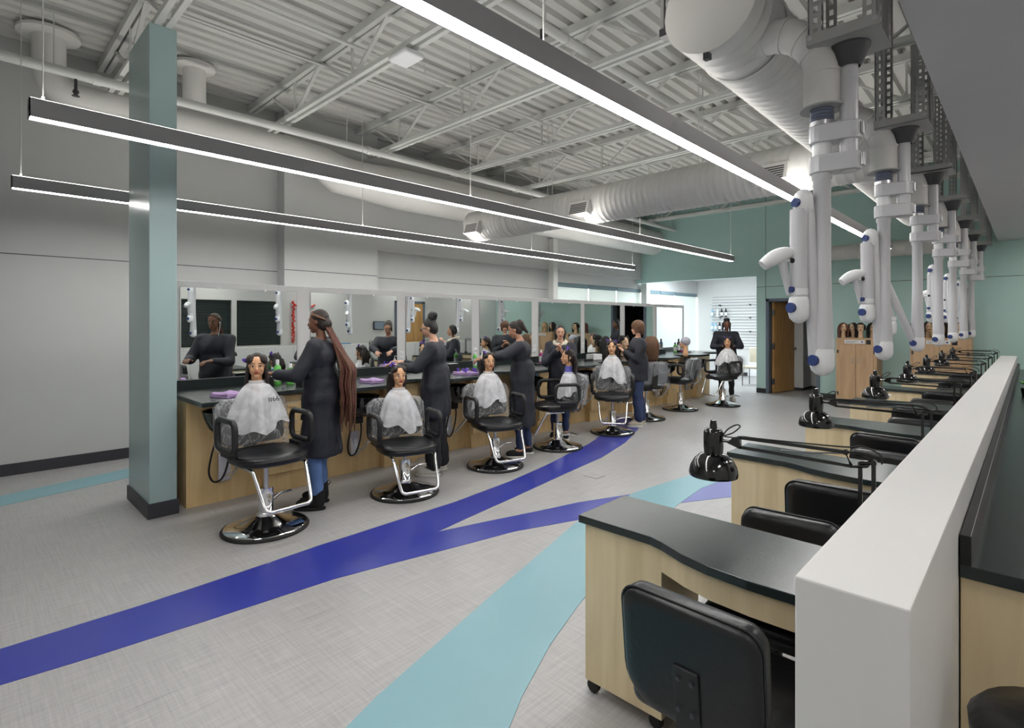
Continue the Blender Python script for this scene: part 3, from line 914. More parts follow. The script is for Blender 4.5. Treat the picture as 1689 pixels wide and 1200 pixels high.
CH = [(-4.03, 1.58, 3), (-3.98, 2.76, -14), (-4.04, 3.93, -18), (-4.11, 5.05, -118), (-4.12, 6.24, -55), (-4.34, 7.51, 150), (-4.37, 8.71, 186), (-4.04, 9.70, -108)]
CZ = [0, -.12, -.09, -.04, -.04, -.03, -.03, -.02]
CL = ['black salon chair beside the first station, mannequin in a marked white cape on it', 'black salon chair beside the second station in front of the woman with glasses', 'black salon chair beside the third station in front of the woman in a long gown', 'black salon chair turned sideways with a mannequin wearing a blue neck strip', 'black salon chair facing the aisle at the end of the blue stripe', 'black salon chair turned to the mirror holding a straight brown haired mannequin', 'black salon chair turned to the mirror holding a capped mannequin', 'black salon chair standing alone before the bright hall']
sc0 = make_salon_chair()
for i, (x, y, a) in enumerate(CH):
    c = sc0 if i == 0 else copy_tree(sc0)
    c.location = (x, y, 0); c.rotation_euler = (0, 0, R(a)); c['label'] = CL[i]
    for ch in c.children:       # pumped up or down
        if ch.name.split('.')[0] in ('piston', 'seat_bracket', 'seat', 'backrest', 'back_bracket', 'clear_cover', 'armrest', 'footrest'):
            ch.location.z = CZ[i]
        if i in (5, 6) and ch.name.startswith('clear_cover'):
            ch.data = ch.data.copy(); ch.data.materials[0] = M['clear_smooth']

# ================================================================ half wall, side counter
hw = struct(MB().box(-.317, -.142, 1.085, 10.4, 0, 1.03).build('wall_half', 'white', None, .004))
for k in range(24):
    MB().box(-.3185, -.317, 1.4 + k * .37, 1.404 + k * .37, 0, 1.0).build('groove', 'bracket', hw)
sc = thing('side_counter', 'maple base cabinet with black counter behind the white half wall', 'counter', (0, 1.88, 0))
MB().box(-.138, .52, .012, 8.4, .0, .815).build('body', 'maple_pale', sc, .002)
MB().box(-.139, .56, 0, 8.45, .815, .85).build('top', 'black_top', sc, .002)
MB().box(-.139, -.115, 0, 8.45, .85, .93).build('backsplash', 'black_edge', sc, .002)
for k in range(12):
    MB().box(.52, .538, .03 + k * .69, .7 + k * .69, .1, .8).build('cabinet_door', 'maple_pale', sc, .002)
st = thing('round_stool', 'round black padded stool at the end of the side counter', 'stool', (.065, 1.56, 0))
MB().lathe([(0, .60), (.15, .60), (.165, .615), (.168, .65), (.15, .672), (.08, .68), (0, .68)], 28).build('seat', 'vinyl', st)
MB().cyl((0, 0, .08), (0, 0, .6), .022).build('column', 'chrome', st)
for k in range(5):
    a = 2 * PI * k / 5
    l = MB().bar((0, 0, .08), (.22 * math.cos(a), .22 * math.sin(a), .06), .03, .025).build('leg', 'black_plastic', st)
    MB().lathe([(.025, -.012), (.025, .012)], 12, (.22 * math.cos(a), .22 * math.sin(a), .027), 'Y').build('caster', 'rubber', l)

# ================================================================ nail tables, lamps, chairs
TP = 1.48
def make_table():
    t = thing('nail_table', '', 'nail table', group='nail tables in a row')
    pts = [(-1.325, 0.015), (-1.0, 0.015), (-.95, 0.0), (-.85, -.045), (-.75, -.07), (-.62, -.08), (-.48, -.075), (-.325, -.06), (-.325, .36), (-1.325, .36)]
    MB().prism(pts, .69, .72).build('top', 'black_top', t, .003)
    MB().box(-1.305, -.965, .035, .335, .055, .69).build('cabinet', 'maple_pale', t, .002)
    MB().box(-1.309, -1.305, .05, .32, .08, .66).build('door', 'maple_pale', t)
    ap = MB().prism([(-.965, .03), (-.85, -.02), (-.75, -.045), (-.62, -.055), (-.48, -.05), (-.345, -.04), (-.345, -.02), (-.48, -.03), (-.62, -.035), (-.75, -.025), (-.85, .0), (-.965, .05)], .60, .69)
    ap.build('apron', 'maple_pale', t)
    MB().box(-.965, -.345, .30, .318, .57, .69).build('back_panel', 'maple_pale', t)
    MB().box(-.363, -.345, .0, .335, .0, .69).build('end_panel', 'maple_pale', t)
    for x, y in ((-1.28, .06), (-1.28, .31), (-1.0, .06), (-1.0, .31)):
        m = MB().lathe([(.02, -.013), (.027, -.009), (.027, .009), (.02, .013)], 14, (x, y, .028), 'Y'); m.box(x - .015, x + .015, y - .016, y + .016, .045, .056)
        m.build('caster', 'rubber', t)
    return t
TABN = ['black topped maple nail table beside the near end of the white half wall', 'second black topped maple nail table along the half wall', 'third black topped maple nail table along the half wall', 'fourth black topped maple nail table along the half wall', 'fifth black topped maple nail table along the half wall', 'sixth black topped maple nail table along the half wall', 'seventh nail table, closest to the teal end wall']
tb0 = make_table()
TY = [1.745 + TP * i for i in range(6)] + [10.5]
for i, y in enumerate(TY):
    t = tb0 if i == 0 else copy_tree(tb0)
    t.location = (0, y, 0); t['label'] = TABN[i]

def make_lamp():
    t = thing('desk_lamp', '', 'desk lamp', group='black desk lamps')
    MB().box(-.03, .03, -.025, .025, -.05, .03).build('clamp', 'black_plastic', t, .004)
    for dx in (-.012, .024):
        MB().bar((dx, 0, .02), (dx, 0, .33), .009, .012).build('lower_bar', 'black_gloss', t)
    e = MB(); e.tube([(-.055, 0, .357), (-.01, 0, .352), (.026, 0, .335), (.005, 0, .318), (-.036, 0, .31)], .0065, 8, closed=True); e.tube([(-.012, 0, .325), (.024, 0, .332)], .007, 8); e.lathe([(.009, -.008), (.009, .008)], 10, (.024, 0, .333), 'Y'); e.lathe([(.009, -.008), (.009, .008)], 10, (-.052, 0, .355), 'Y')
    e.build('elbow', 'black_gloss', t)
    MB().bar((-.05, 0, .355), (-.40, .02, .352), .009, .011).build('upper_bar', 'black_gloss', t)
    MB().bar((-.035, 0, .312), (-.395, .02, .317), .009, .011).build('upper_bar', 'black_gloss', t)
    MB().tube([(-.06, 0, .35), (-.14, .004, .338), (-.25, .01, .328)], .003, 8).build('spring', 'grey_plastic', t)
    b = MB(); b.prism([(-.39, .312), (-.39, .358), (-.415, .352), (-.435, .328)], .008, .032, 'XZ'); b.cyl((-.43, .02, .333), (-.46, .02, .332), .006, n=8); b.build('head_joint', 'black_gloss', t)
    hx, dz = -.49, -.095
    def Zs(pr): return [(r_, z_ + dz) for r_, z_ in pr]
    s = MB(); s.lathe(Zs([(.088, .29), (.09, .3), (.085, .325), (.07, .352), (.05, .37), (.034, .376), (.034, .372), (.05, .364), (.068, .346), (.083, .32), (.086, .29)]), 28, (hx, .02, 0), 'Z', cap=False)
    sh = s.build('shade', 'black_gloss', t)
    MB().lathe(Zs([(0, .372), (.034, .372), (.036, .40), (.036, .455), (.03, .468), (.014, .47), (.013, .485), (.011, .495), (.012, .50), (0, .505)]), 20, (hx, .02, 0), 'Z').build('socket_housing', 'black_gloss', t)
    MB().ell((hx, .02, .335 + dz), (.03, .03, .04)).build('bulb', 'paper', sh)
    c = MB(); c.tube(smooth_path([(-.458, .02, .345), (-.44, .03, .375), (-.41, .035, .395), (-.395, .03, .39), (-.42, .025, .365), (-.45, .02, .35), (-.41, .02, .35), (-.38, .02, .357), (-.3, .01, .36), (-.06, .004, .37), (-.01, .004, .38), (.04, .004, .36), (.045, .004, .33)], 5), .0028, 6)
    c.build('cable', 'rubber', t)
    return t
lp0 = make_lamp()
LY = [2.03, 3.41, 4.98, 6.42, 7.86, 9.25, 10.7]
LA = [4, 6, 3, -4, 5, -3, 2]
for i, y in enumerate(LY):
    t = lp0 if i == 0 else copy_tree(lp0)
    t.location = (-.385, y, .722); t.rotation_euler = (0, 0, R(LA[i]))
    t['label'] = 'black jointed desk lamp clamped to the %s' % ['nearest nail table by the half wall end', 'second nail table', 'third nail table', 'fourth nail table', 'fifth nail table', 'sixth nail table', 'seventh nail table by the teal wall'][i]

def make_chair(zt, w, r, plate, nm):
    t = thing('swivel_chair', '', 'chair', group=nm)
    MB().rbox((0.03, 0, .455), (.42, w + .03, .085), .038, None, 4).build('seat', 'vinyl', t)
    rot = Euler((0, R(-6), 0))
    h = .33
    bm_ = MB().slab((-.2, 0, zt - h / 2), w, h, .07, .05, .10, rot)
    bk = bm_.build('backrest', 'vinyl', t)
    pts = [p + Vector((-.02, 0, 0)) for p in bm_.outline]
    MB().tube(pts, .004, 6, closed=True).build('piping', 'vinyl', bk)
    m = MB().bar((-.238, 0, zt - .16), (-.215, 0, .44), .07, .012)
    br = m.build('back_bracket', 'black_plastic', t, .004)
    for y in (-.018, .018):
        for z in (zt - .19, zt - .27):
            MB().lathe([(.006, 0), (.006, -.004), (0, -.005)], 8, (-.244 + (zt - .16 - z) * .06, y, z), 'X').build('screw', 'dark_metal', br)
    MB().bar((-.22, 0, .40), (0, 0, .40), .06, .012).build('seat_bracket', 'black_plastic', t)
    MB().cyl((0, 0, .1), (0, 0, .415), .025).build('column', 'black_plastic', t)
    for k in range(5):
        a = 2 * PI * k / 5 + .3
        l = MB().bar((0, 0, .11), (.24 * math.cos(a), .24 * math.sin(a), .075), .035, .025).build('leg', 'black_plastic', t)
        MB().lathe([(.024, -.016), (.028, -.01), (.028, .01), (.024, .016)], 12, (.24 * math.cos(a), .24 * math.sin(a), .029), 'Y').build('caster', 'rubber', l)
    return t
ca = make_chair(.785, .38, .03, True, 'stylist chairs at the nail tables')
cb = make_chair(.73, .36, .03, True, 'client chairs at the nail tables')
NT = ['first', 'second', 'third', 'fourth', 'fifth', 'sixth', 'seventh']
AY = [1.52, 2.89, 4.32, 5.80, 7.28, 8.76, 10.1]
BY = [2.10, 3.63, 5.10, 6.58, 8.05, 9.52]
for i, y in enumerate(AY):
    t = ca if i == 0 else copy_tree(ca)
    t.location = (-.655 + (.03, .02, 0, -.02, .02, 0, 0)[i], y, 0); t.rotation_euler = (0, 0, R(90 + (-1, 3, -3, 2, 0, 3, 0)[i]))
    t['label'] = 'black padded swivel chair drawn up to the front of the %s nail table' % NT[i]
for i, y in enumerate(BY):
    t = cb if i == 0 else copy_tree(cb)
    t.location = (-.68 + (0, .04, .02, -.02, .02, 0)[i], y, 0); t.rotation_euler = (0, 0, R(-90 + (4, -3, 2, 3, -2, 0)[i]))
    t['label'] = 'low black padded swivel chair tucked under the far side of the %s nail table' % NT[i]

# ================================================================ exhaust arms
def make_arm(variant):
    t = thing('exhaust_arm', '', 'exhaust arm', group='ceiling hung fume exhaust arms')
    z0 = 2.76 - 2.76
    # bracket plate
    m = MB(); m.box(-.14, .14, -.14, .14, 0, .006); m.box(-.14, .14, -.14, -.134, 0, .05); m.box(-.14, .14, .134, .14, 0, .05)
    m.build('mounting_plate', 'bracket', t)
    for sx in (-1, 1):
        for sy in (-1, 1):
            s = MB()
            H = 1.515
            ax, ay = sx * .125, sy * .125
            # two flanges of a slotted angle, holes left open
            for (dx, dy, wx, wy) in ((-sx * .022, 0, 1, 0), (0, -sy * .022, 0, 1)):
                cx, cy = ax + (dx if wx else sx * .012), ay + (dy if wy else sy * .012)
                for e in (-1, 1):
                    if wx: s.box(cx + e * .0165 - .0075, cx + e * .0165 + .0075, cy - .0015, cy + .0015, .0, H)
                    else: s.box(cx - .0015, cx + .0015, cy + e * .0165 - .0075, cy + e * .0165 + .0075, .0, H)
                k = .02
                while k < H:
                    if wx: s.box(cx - .012, cx + .012, cy - .0015, cy + .0015, k, k + .022)
                    else: s.box(cx - .0015, cx + .0015, cy - .012, cy + .012, k, k + .022)
                    k += .05
            s.build('slotted_strut', 'bracket', t)
            MB().lathe([(.012, 0), (.012, .01), (0, .012)], 6, (ax, ay + sy * .016, .03), 'Y').build('bolt', 'alu', t)
    MB().lathe([(.085, 0), (.085, -.012), (.075, -.03), (.055, -.085), (.045, -.095)], 24, cap=False).build('funnel', 'dark_metal', t)
    MB().lathe([(.037, -.05), (.037, -.57), (0, -.57)], 20).build('post', 'arm', t)
    ox = -.105
    # elbow from the duct
    pts = [(-.52, -.02, .16), (-.365, -.02, .16)] + arc((-.365, -.02, -.10), .26, PI / 2, 0, 8, (1, 0, 0), (0, 0, 1)) + [(ox, -.02, -.26)]
    el = MB().tube(pts, .078, 18)
    el.build('elbow_duct', 'duct', t)
    for k in range(5):
        a = PI / 2 * (1 - k / 4.0)
        c = Vector((-.365 + .26 * math.cos(a), -.02, -.10 + .26 * math.sin(a)))
        d = Vector((math.sin(a), 0, -math.cos(a)))
        MB().tube([c - d * .006, c + d * .006], .083, 18).build('elbow_ring', 'duct', t)
    MB().lathe([(.094, -.265), (.094, -.258), (.05, -.258)], 20, (ox, -.02, 0)).build('flange', 'bracket', t)
    pr = []
    for k in range(6):
        z = -.262 - k * .015
        pr += [(.042, z), (.05, z - .005), (.05, z - .009), (.042, z - .015)]
    MB().lathe(pr, 18, (ox, -.02, 0)).build('flexible_hose', 'hose', t)
    MB().lathe([(.053, -.325), (.053, -.345)], 18, (ox, -.02, 0)).build('hose_clip', 'alu', t)
    for z in (-.38, -.52):
        poly = []
        for k in range(9):
            a = -PI / 2 + PI * k / 8
            poly.append((.0 + .052 * math.cos(a), -.0 + .052 * math.sin(a)))
        for k in range(9):
            a = PI / 2 + PI * k / 8
            poly.append((ox + .054 * math.cos(a), -.02 + .054 * math.sin(a)))
        MB().prism(poly, z - .045, z + .035).build('clamp_block', 'arm', t, .006)
        MB().box(.05, .062, -.02, .02, z - .03, z + .025).build('clamp_bolt', 'alu', t, .003)
    MB().lathe([(.04, -.33), (.04, -.57)], 18, (ox, -.02, 0)).build('inner_pipe', 'arm_white', t)
    MB().lathe([(.043, -.56), (.043, -.59), (.037, -.595), (.037, -.95), (.04, -1.15), (.05, -1.38)], 20, (ox, -.02, 0)).build('main_tube', 'arm', t)
    u = Vector((-.72, -.60, 0)) if variant == 0 else (Vector((-.5, .6, 0)) if variant == 1 else Vector((-.72, -.60, 0)))
    u.normalize(); w = Vector((u.y, -u.x, 0))
    base = Vector((ox, -.02, 0))
    kn_dir = Vector((-.45, -.89, 0)).normalized()
    def joint(p, r, h, name='joint_cap'):
        m = MB().cap(p + Vector((0, 0, h * .4)), p - Vector((0, 0, h * .4)), r, r, 16)
        return m.build(name, 'arm_white', t)
    def knob(p, r):
        MB().tube([p, p + kn_dir * .016], r, 14).build('knob', 'knob', t)
    p0 = base + Vector((0, 0, -1.43))
    joint(p0, .052, .07); knob(p0 + kn_dir * .046 + Vector((0, 0, -.005)), .026)
    top = base + u * .085 + Vector((0, 0, -.70))
    low = base + u * .105 + Vector((0, 0, -1.19))
    if variant == 2:
        top = base + u * .30 + Vector((0, 0, -.86)); low = base + u * .22 + Vector((0, 0, -1.30))
    MB().cap(p0 + u * .03, top + u * -.02, .03, .03, 14).build('middle_tube', 'arm', t)
    joint(top, .042, .06); knob(top + kn_dir * .038, .021)
    MB().cyl(top + u * .02 - Vector((0, 0, .03)), low + u * .0 + Vector((0, 0, .05)), .038, n=18).build('lower_tube', 'arm', t)
    joint(low, .045, .07); knob(low + kn_dir * .04, .024); knob(low + kn_dir * .036 + Vector((0, 0, .085)), .014)
    MB().lathe([(.041, -.0), (.041, .03)], 16, low + Vector((0, 0, .06))).build('tube_ring', 'arm_white', t)
    # hood: funnel arm and dish
    h0 = low + u * .045 + Vector((0, 0, .06)); h1 = low + u * .075 + Vector((0, 0, .22))
    MB().tube([h0, h1], [.010, .022], 14).build('hood_neck', 'arm', t)
    dish = MB(); n_ = 10
    pth = [h1 + u * (-.06 + .15 * k / n_) + Vector((0, 0, .04 - .06 * (k / n_) ** 2)) for k in range(n_ + 1)]
    dish.tube(pth, [.018 + .014 * math.sin(PI * k / n_) + .008 * (k / n_) for k in range(n_ + 1)], 14)
    dish.build('hood', 'arm_white', t)
    hd = low + Vector((0, 0, .22)) + kn_dir * .03
    MB().tube([hd, hd - w * .0 + u * .075], .008, 8).build('damper_handle', 'arm_white', t)
    MB().ell(hd + kn_dir * .01, (.012, .012, .012)).build('damper_pin', 'rubber', t)
    return t
arms = [make_arm(0), make_arm(2), make_arm(1)]
VAR = [0, 0, 1, 2, 2, 2, 2]
used = [False] * 3
for i in range(7):
    src = arms[VAR[i]]
    if used[VAR[i]]: t = copy_tree(src)
    else: t = src; used[VAR[i]] = True
    t.location = (-.6, 2.84 + 1.465 * i, 2.76)
    t['label'] = 'pale grey exhaust arm on slotted struts, %s from the half wall end' % NT[i]

# ================================================================ heads and capes
def head_volumes(m, o=Vector((0, 0, 0)), q=None, s=1.0):
    """skull, jaw, nose, ears, neck; origin at the neck base, facing +x"""
    q = q or Matrix.Identity(3)
    e = q.to_euler()
    P = lambda x, y, z: Vector(o) + q @ Vector((x * s, y * s, z * s))
    m.ell(P(-.012, 0, .215), (.094 * s, .077 * s, .09 * s), e)
    m.ell(P(.022, 0, .165), (.066 * s, .063 * s, .076 * s), e)
    m.ell(P(.058, 0, .104), (.026 * s, .026 * s, .022 * s), e)
    m.ell(P(.066, 0, .205), (.02 * s, .045 * s, .02 * s), e)
    for y in (-.036, .036):
        m.ell(P(.058, y, .165), (.022 * s, .018 * s, .018 * s), e)
        m.ell(P(-.008, y * 2.06, .185), (.018 * s, .008 * s, .028 * s), e)
    m.cap(P(.082, 0, .198), P(.1, 0, .168), .009 * s, .0125 * s, 8)
    m.ell(P(.083, 0, .138), (.013 * s, .024 * s, .012 * s), e)
    m.cap(P(-.02, 0, -.02), P(-.012, 0, .12), .05 * s, .046 * s)

def face_parts(parent, o, q, s, lip, brow):
    e = q.to_euler()
    P = lambda x, y, z: Vector(o) + q @ Vector((x * s, y * s, z * s))
    for y in (-.031, .031):
        w = MB().ell(P(.0755, y, .197), (.008 * s, .0145 * s, .0072 * s), e, 10, 7).build('eye', 'eye_white', parent)
        MB().ell(P(.081, y, .197), (.0042 * s, .0068 * s, .0068 * s), e, 8, 6).build('iris', 'iris', w)
        sg = 1 if y > 0 else -1
        MB().tube([P(.0815, sg * .013, .218), P(.0825, sg * .03, .2245), P(.072, sg * .05, .217)], [.003 * s, .0035 * s, .002 * s], 6).build('eyebrow', brow, parent)
        MB().tube([P(.0835, sg * .016, .2015), P(.086, sg * .031, .2055), P(.078, sg * .046, .2015)], .0018 * s, 5).build('eyelash', 'hair_black', parent)
    m = MB(); m.ell(P(.0925, 0, .1445), (.007 * s, .022 * s, .0055 * s), e, 10, 6); m.ell(P(.0915, 0, .1345), (.008 * s, .019 * s, .0065 * s), e, 10, 6)
    m.build('lips', lip, parent)

_doll = MB(); head_volumes(_doll); _doll.cap((-.02, 0, -.05), (-.02, 0, .02), .058, .05)
DOLL = blob(_doll, .0048, 'skin_doll', 2)
DOLL_PALE = DOLL.copy(); DOLL_PALE.materials.clear(); DOLL_PALE.materials.append(M['skin_doll_pale'])

def hair_scalp(m, o=Vector((0, 0, 0)), s=1.0, q=None, drop=0.0):
    q = q or Matrix.Identity(3); e = q.to_euler()
    P = lambda x, y, z: Vector(o) + q @ Vector((x * s, y * s, z * s))
    m.ell(P(-.026, 0, .225), (.095 * s, .083 * s, .095 * s), e)
    m.ell(P(-.05, 0, .18), (.07 * s, .078 * s, .09 * s), e)
    return P

HAIRS = {}
def doll_hair(kind, material):
    key = (kind, material)
    if key in HAIRS: return HAIRS[key]
    rnd = random.Random(len(HAIRS) + 3)
    m = MB(); P = hair_scalp(m)
    if kind == 'parted':       # centre parting, wet strands hanging
        for sg in (-1, 1):
            m.ell(P(-.0, sg * .052, .255), (.075, .04, .05))
            for k in range(9):
                x = .0 - .1 * k / 8 + rnd.uniform(-.006, .006)
                y = sg * (.076 - .012 * abs(k - 3) / 4)
                zb = rnd.uniform(-.05, .03)
                m.tube(smooth_path([P(x * .7, y * .85, .25), P(x, y * 1.08, .17), P(x + .01, y * 1.22, .08), P(x + rnd.uniform(-.01, .015), y * (1.3 + rnd.uniform(0, .25)), zb)], 3), [.016] * 4 + [.012] * 4 + [.005] * 2, 8)
        for k in range(5):
            m.cap(P(-.085, -.05 + .025 * k, .2), P(-.095, -.06 + .03 * k, -.03), .022, .008)
    elif kind == 'wet':       # sectioned, pulled back, curl bits in front
        for sg in (-1, 1):
            m.ell(P(.0, sg * .05, .262), (.07, .035, .04))
            m.cap(P(.0, sg * .07, .29), P(.01, sg * .075, .33), .02, .006)
        for k in range(7):
            y = -.075 + .025 * k
            m.tube(smooth_path([P(-.07, y, .22), P(-.105, y * 1.15, .12), P(-.1, y * 1.2, .02), P(-.09, y * 1.3, -.07)], 3), [.028] * 5 + [.018] * 3 + [.007] * 2, 8)
        for sg in (-1, 1):
            m.cap(P(.01, sg * .078, .2), P(.02, sg * .085, .08), .012, .004)
    elif kind == 'long':      # long smooth hair round the face
        for sg in (-1, 1):
            for k in range(6):
                x = .045 - .025 * k
                m.tube(smooth_path([P(x * .8, sg * .05, .28), P(x, sg * .082, .2), P(x, sg * .092, .09), P(x - .005, sg * .085, -.03)], 3), [.022] * 6 + [.02] * 4, 8)
        for k in range(6):
            m.cap(P(-.085, -.07 + .028 * k, .22), P(-.085, -.075 + .03 * k, -.03), .03, .022)
    elif kind == 'bob':       # chin length, turned away
        for k in range(18):
            a = R(55) + R(250) * k / 17
            c, s_ = math.cos(a), math.sin(a)
            m.tube(smooth_path([P(-.03 + .05 * c, .05 * s_, .3), P(-.03 + .1 * c, .09 * s_, .22), P(-.03 + .108 * c, .1 * s_, .1), P(-.03 + .085 * c, .078 * s_, -.02), P(-.03 + .05 * c, .05 * s_, -.06)], 3), [.022] * 11 + [.012] * 2, 8)
    elif kind == 'short':
        for k in range(14):
            a = R(60) + R(240) * k / 13
            m.ell(P(-.03 + .085 * math.cos(a), .08 * math.sin(a), .2 + .03 * math.sin(k * 2.1)), (.03, .03, .045))
        m.ell(P(.03, 0, .29), (.05, .06, .025))
    HAIRS[key] = blob(m, .006, material, 2)
    return HAIRS[key]

def clip_mesh():
    m = MB()
    m.rbox((0, 0, 0), (.05, .014, .02), .005, Euler((0, .35, 0)), 2)
    m.rbox((.0, 0, .014), (.045, .012, .012), .004, Euler((0, -.45, 0)), 2)
    m.box(-.03, -.012, -.01, .01, .005, .028)
    return m.mesh('hair_clip', 'purple', .0)
CLIP = clip_mesh()

def cape_mesh(seed, wl=.195, wf=.135, drop=.33, up=.0, front=1.0):
    rnd = random.Random(seed)
    ph = [rnd.uniform(0, 6) for _ in range(4)]
    n, k = 72, 16
    vs = []; fs = []
    for i in range(k + 1):
        t = i / k
        for j in range(n):
            a = 2 * PI * j / n
            ca, sa = math.cos(a), math.sin(a)
            fold = 1 + .10 * t * math.sin(5 * a + ph[0]) + .07 * t * math.sin(9 * a + ph[1] + 2 * t) + .05 * t * math.sin(14 * a + ph[2])
            sp = t ** .72
            rx = .05 + (wf - .05) * sp; ry = .05 + (wl - .05) * sp
            if ca < 0: rx = .05 + (.15 - .05) * sp
            z = .035 - (drop * (.45 * t + .55 * t * t)) * (1 + .13 * math.sin(2 * a + ph[3]) + .07 * math.sin(6 * a + ph[1]))
            if ca < -.2: z *= 1.0
            vs.append((-.015 + rx * ca * fold, ry * sa * fold, z))
    for i in range(k):
        for j in range(n):
            fs.append((i * n + j, i * n + (j + 1) % n, (i + 1) * n + (j + 1) % n, (i + 1) * n + j))
    m = MB(); m.add(vs, fs, True)
    return m.mesh('plastic_cape', 'cape')

def text_mesh(body, size, material):
    cu = bpy.data.curves.new('marking', 'FONT')
    cu.body = body; cu.size = size; cu.extrude = .0006; cu.align_x = 'CENTER'
    o = bpy.data.objects.new('marking', cu); C.objects.link(o)
    dg = bpy.context.evaluated_depsgraph_get(); dg.update()
    me = bpy.data.meshes.new_from_object(o.evaluated_get(dg))
    bpy.data.objects.remove(o); bpy.data.curves.remove(cu)
    me.materials.clear(); me.materials.append(M[material])
    return me

def mannequin(label, chair, back, z, ang, hair, hmat, clips, cape=True, pale=False, neck=None, cap=False, seed=1, tilt=0.0, group='training mannequin heads on the salon chairs', s=.8):
    cx, cy, ca = CH[chair]
    a = R(ca)
    t = thing('mannequin_head', label, 'mannequin', (cx + math.cos(a) * back, cy + math.sin(a) * back, z), R(ang), group)
    t.rotation_euler = (0, R(tilt), R(ang)); t.scale = (s, s, s)
    hd = obj('head', DOLL_PALE if pale else DOLL, t)
    face_parts(hd, (0, 0, 0), Matrix.Identity(3), 1.0, 'lip', 'hair_dark')
    if hair:
        h = obj('hair', doll_hair(hair, hmat), t)
        for (x, y, zz, rz) in clips:
            c = obj('hair_clip', CLIP, h); c.location = (x, y, zz); c.rotation_euler = (0, 0, rz)
    if neck:
        MB().lathe([(.052, -.03), (.054, .06), (.06, -.03), (.07, -.07)], 20, (-.015, 0, .0), cap=False).build('neck_strip', neck, t)
    if cap:
        MB().ell((-.02, 0, .225), (.108, .096, .098)).build('plastic_cap', 'cap_grey', t)
    MB().cyl((-.02, 0, -.42), (-.02, 0, -.03), .017, n=10).build('clamp_post', 'black_plastic', t)
    if cape:
        cp = thing('plastic_cape', ['', 'white plastic cape on the mannequin at the first station', 'white plastic cape on the mannequin before the woman with glasses', 'white plastic cape on the mannequin before the woman in a long gown', 'white plastic cape bunched round the sideways mannequin', 'white plastic cape on the mannequin facing the aisle', '', '', 'white plastic cape on the mannequin before the hall'][seed], 'cape', t.location, R(ang), 'white plastic capes')
        d = {4: dict(wl=.15, wf=.13, drop=.26), 8: dict(wl=.20, wf=.2, drop=.27)}.get(seed, {})
        if seed == 4: cp.location.z -= .075
        obj('sheet', cape_mesh(seed, **d), cp)
        MB().lathe([(.054, .02), (.058, .03), (.058, .042), (.054, .05)], 24, (-.015, 0, 0), cap=False).build('collar', 'cape', cp)
        return t, cp
    return t, None

t, cp = mannequin('mannequin head with dark wet parted hair and one purple clip', 0, -.15, 1.02, -22, 'parted', 'hair_dark', [(-.0, -.098, .24, 2.6)], seed=1)
mk = obj('marking', text_mesh('#66', .055, 'rubber'), cp)
mk.location = (.105, .12, -.10); mk.rotation_euler = (R(62), 0, R(118))
mannequin('mannequin head with dark sectioned hair held by purple clips', 1, -.15, .865, -18, 'wet', 'hair_dark', [(.0, -.06, .32, .6), (-.02, -.075, .30, 2.0)], seed=2)
mannequin('tilted mannequin head with dark hair and a purple clip, under an outstretched arm', 2, -.15, .93, -25, 'wet', 'hair_dark', [(.01, -.06, .31, .5)], seed=3, tilt=0)
mannequin('mannequin head in profile with long dark hair and a blue neck strip', 3, -.13, .93, -122, 'wet', 'hair_dark', [(.0, .0, .325, .4), (.02, .05, .31, 1.2)], seed=4, neck='periwinkle')
mannequin('mannequin head with dark hair and two blue clips facing the aisle', 4, -.15, 1.0, -62, 'wet', 'hair_dark', [(-.0, .07, .30, .9), (.0, -.07, .31, 2.2)], seed=5)
mannequin('mannequin head seen from behind with straight light brown hair', 5, -.13, .98, 150, 'bob', 'hair_brown', [], cape=False, s=1.0)
mannequin('mannequin head covered by a grey plastic cap', 6, -.08, 1.0, 190, None, None, [], cape=False, cap=True)
mannequin('mannequin head with two clips before the bright hall', 7, -.13, .985, -75, 'wet', 'hair_dark', [(.0, -.07, .31, .5), (.0, .07, .30, 2.3)], seed=8)
# two more dark haired heads on the worktop by the sixth chair
for i, (x, y, lab, al) in enumerate(((-5.2, 7.72, 'dark haired mannequin head on the worktop behind the sixth chair', 20), (-5.2, 8.25, 'dark haired mannequin head with raised tufts on the worktop near the seventh mirror', -20))):
    w = thing('mannequin_head', lab, 'mannequin', (x, y, .955), R(al), 'mannequin heads on the worktop')
    hd = obj('head', DOLL_PALE, w); face_parts(hd, (0, 0, 0), Matrix.Identity(3), 1.0, 'lip', 'hair_black')
    obj('hair', doll_hair(('long', 'wet')[i], 'hair_black'), w)
    MB().lathe([(.07, -.053), (.07, -.04), (.03, -.035), (.03, -.02)], 16, (-.02, 0, 0)).build('stand', 'black_plastic', w)

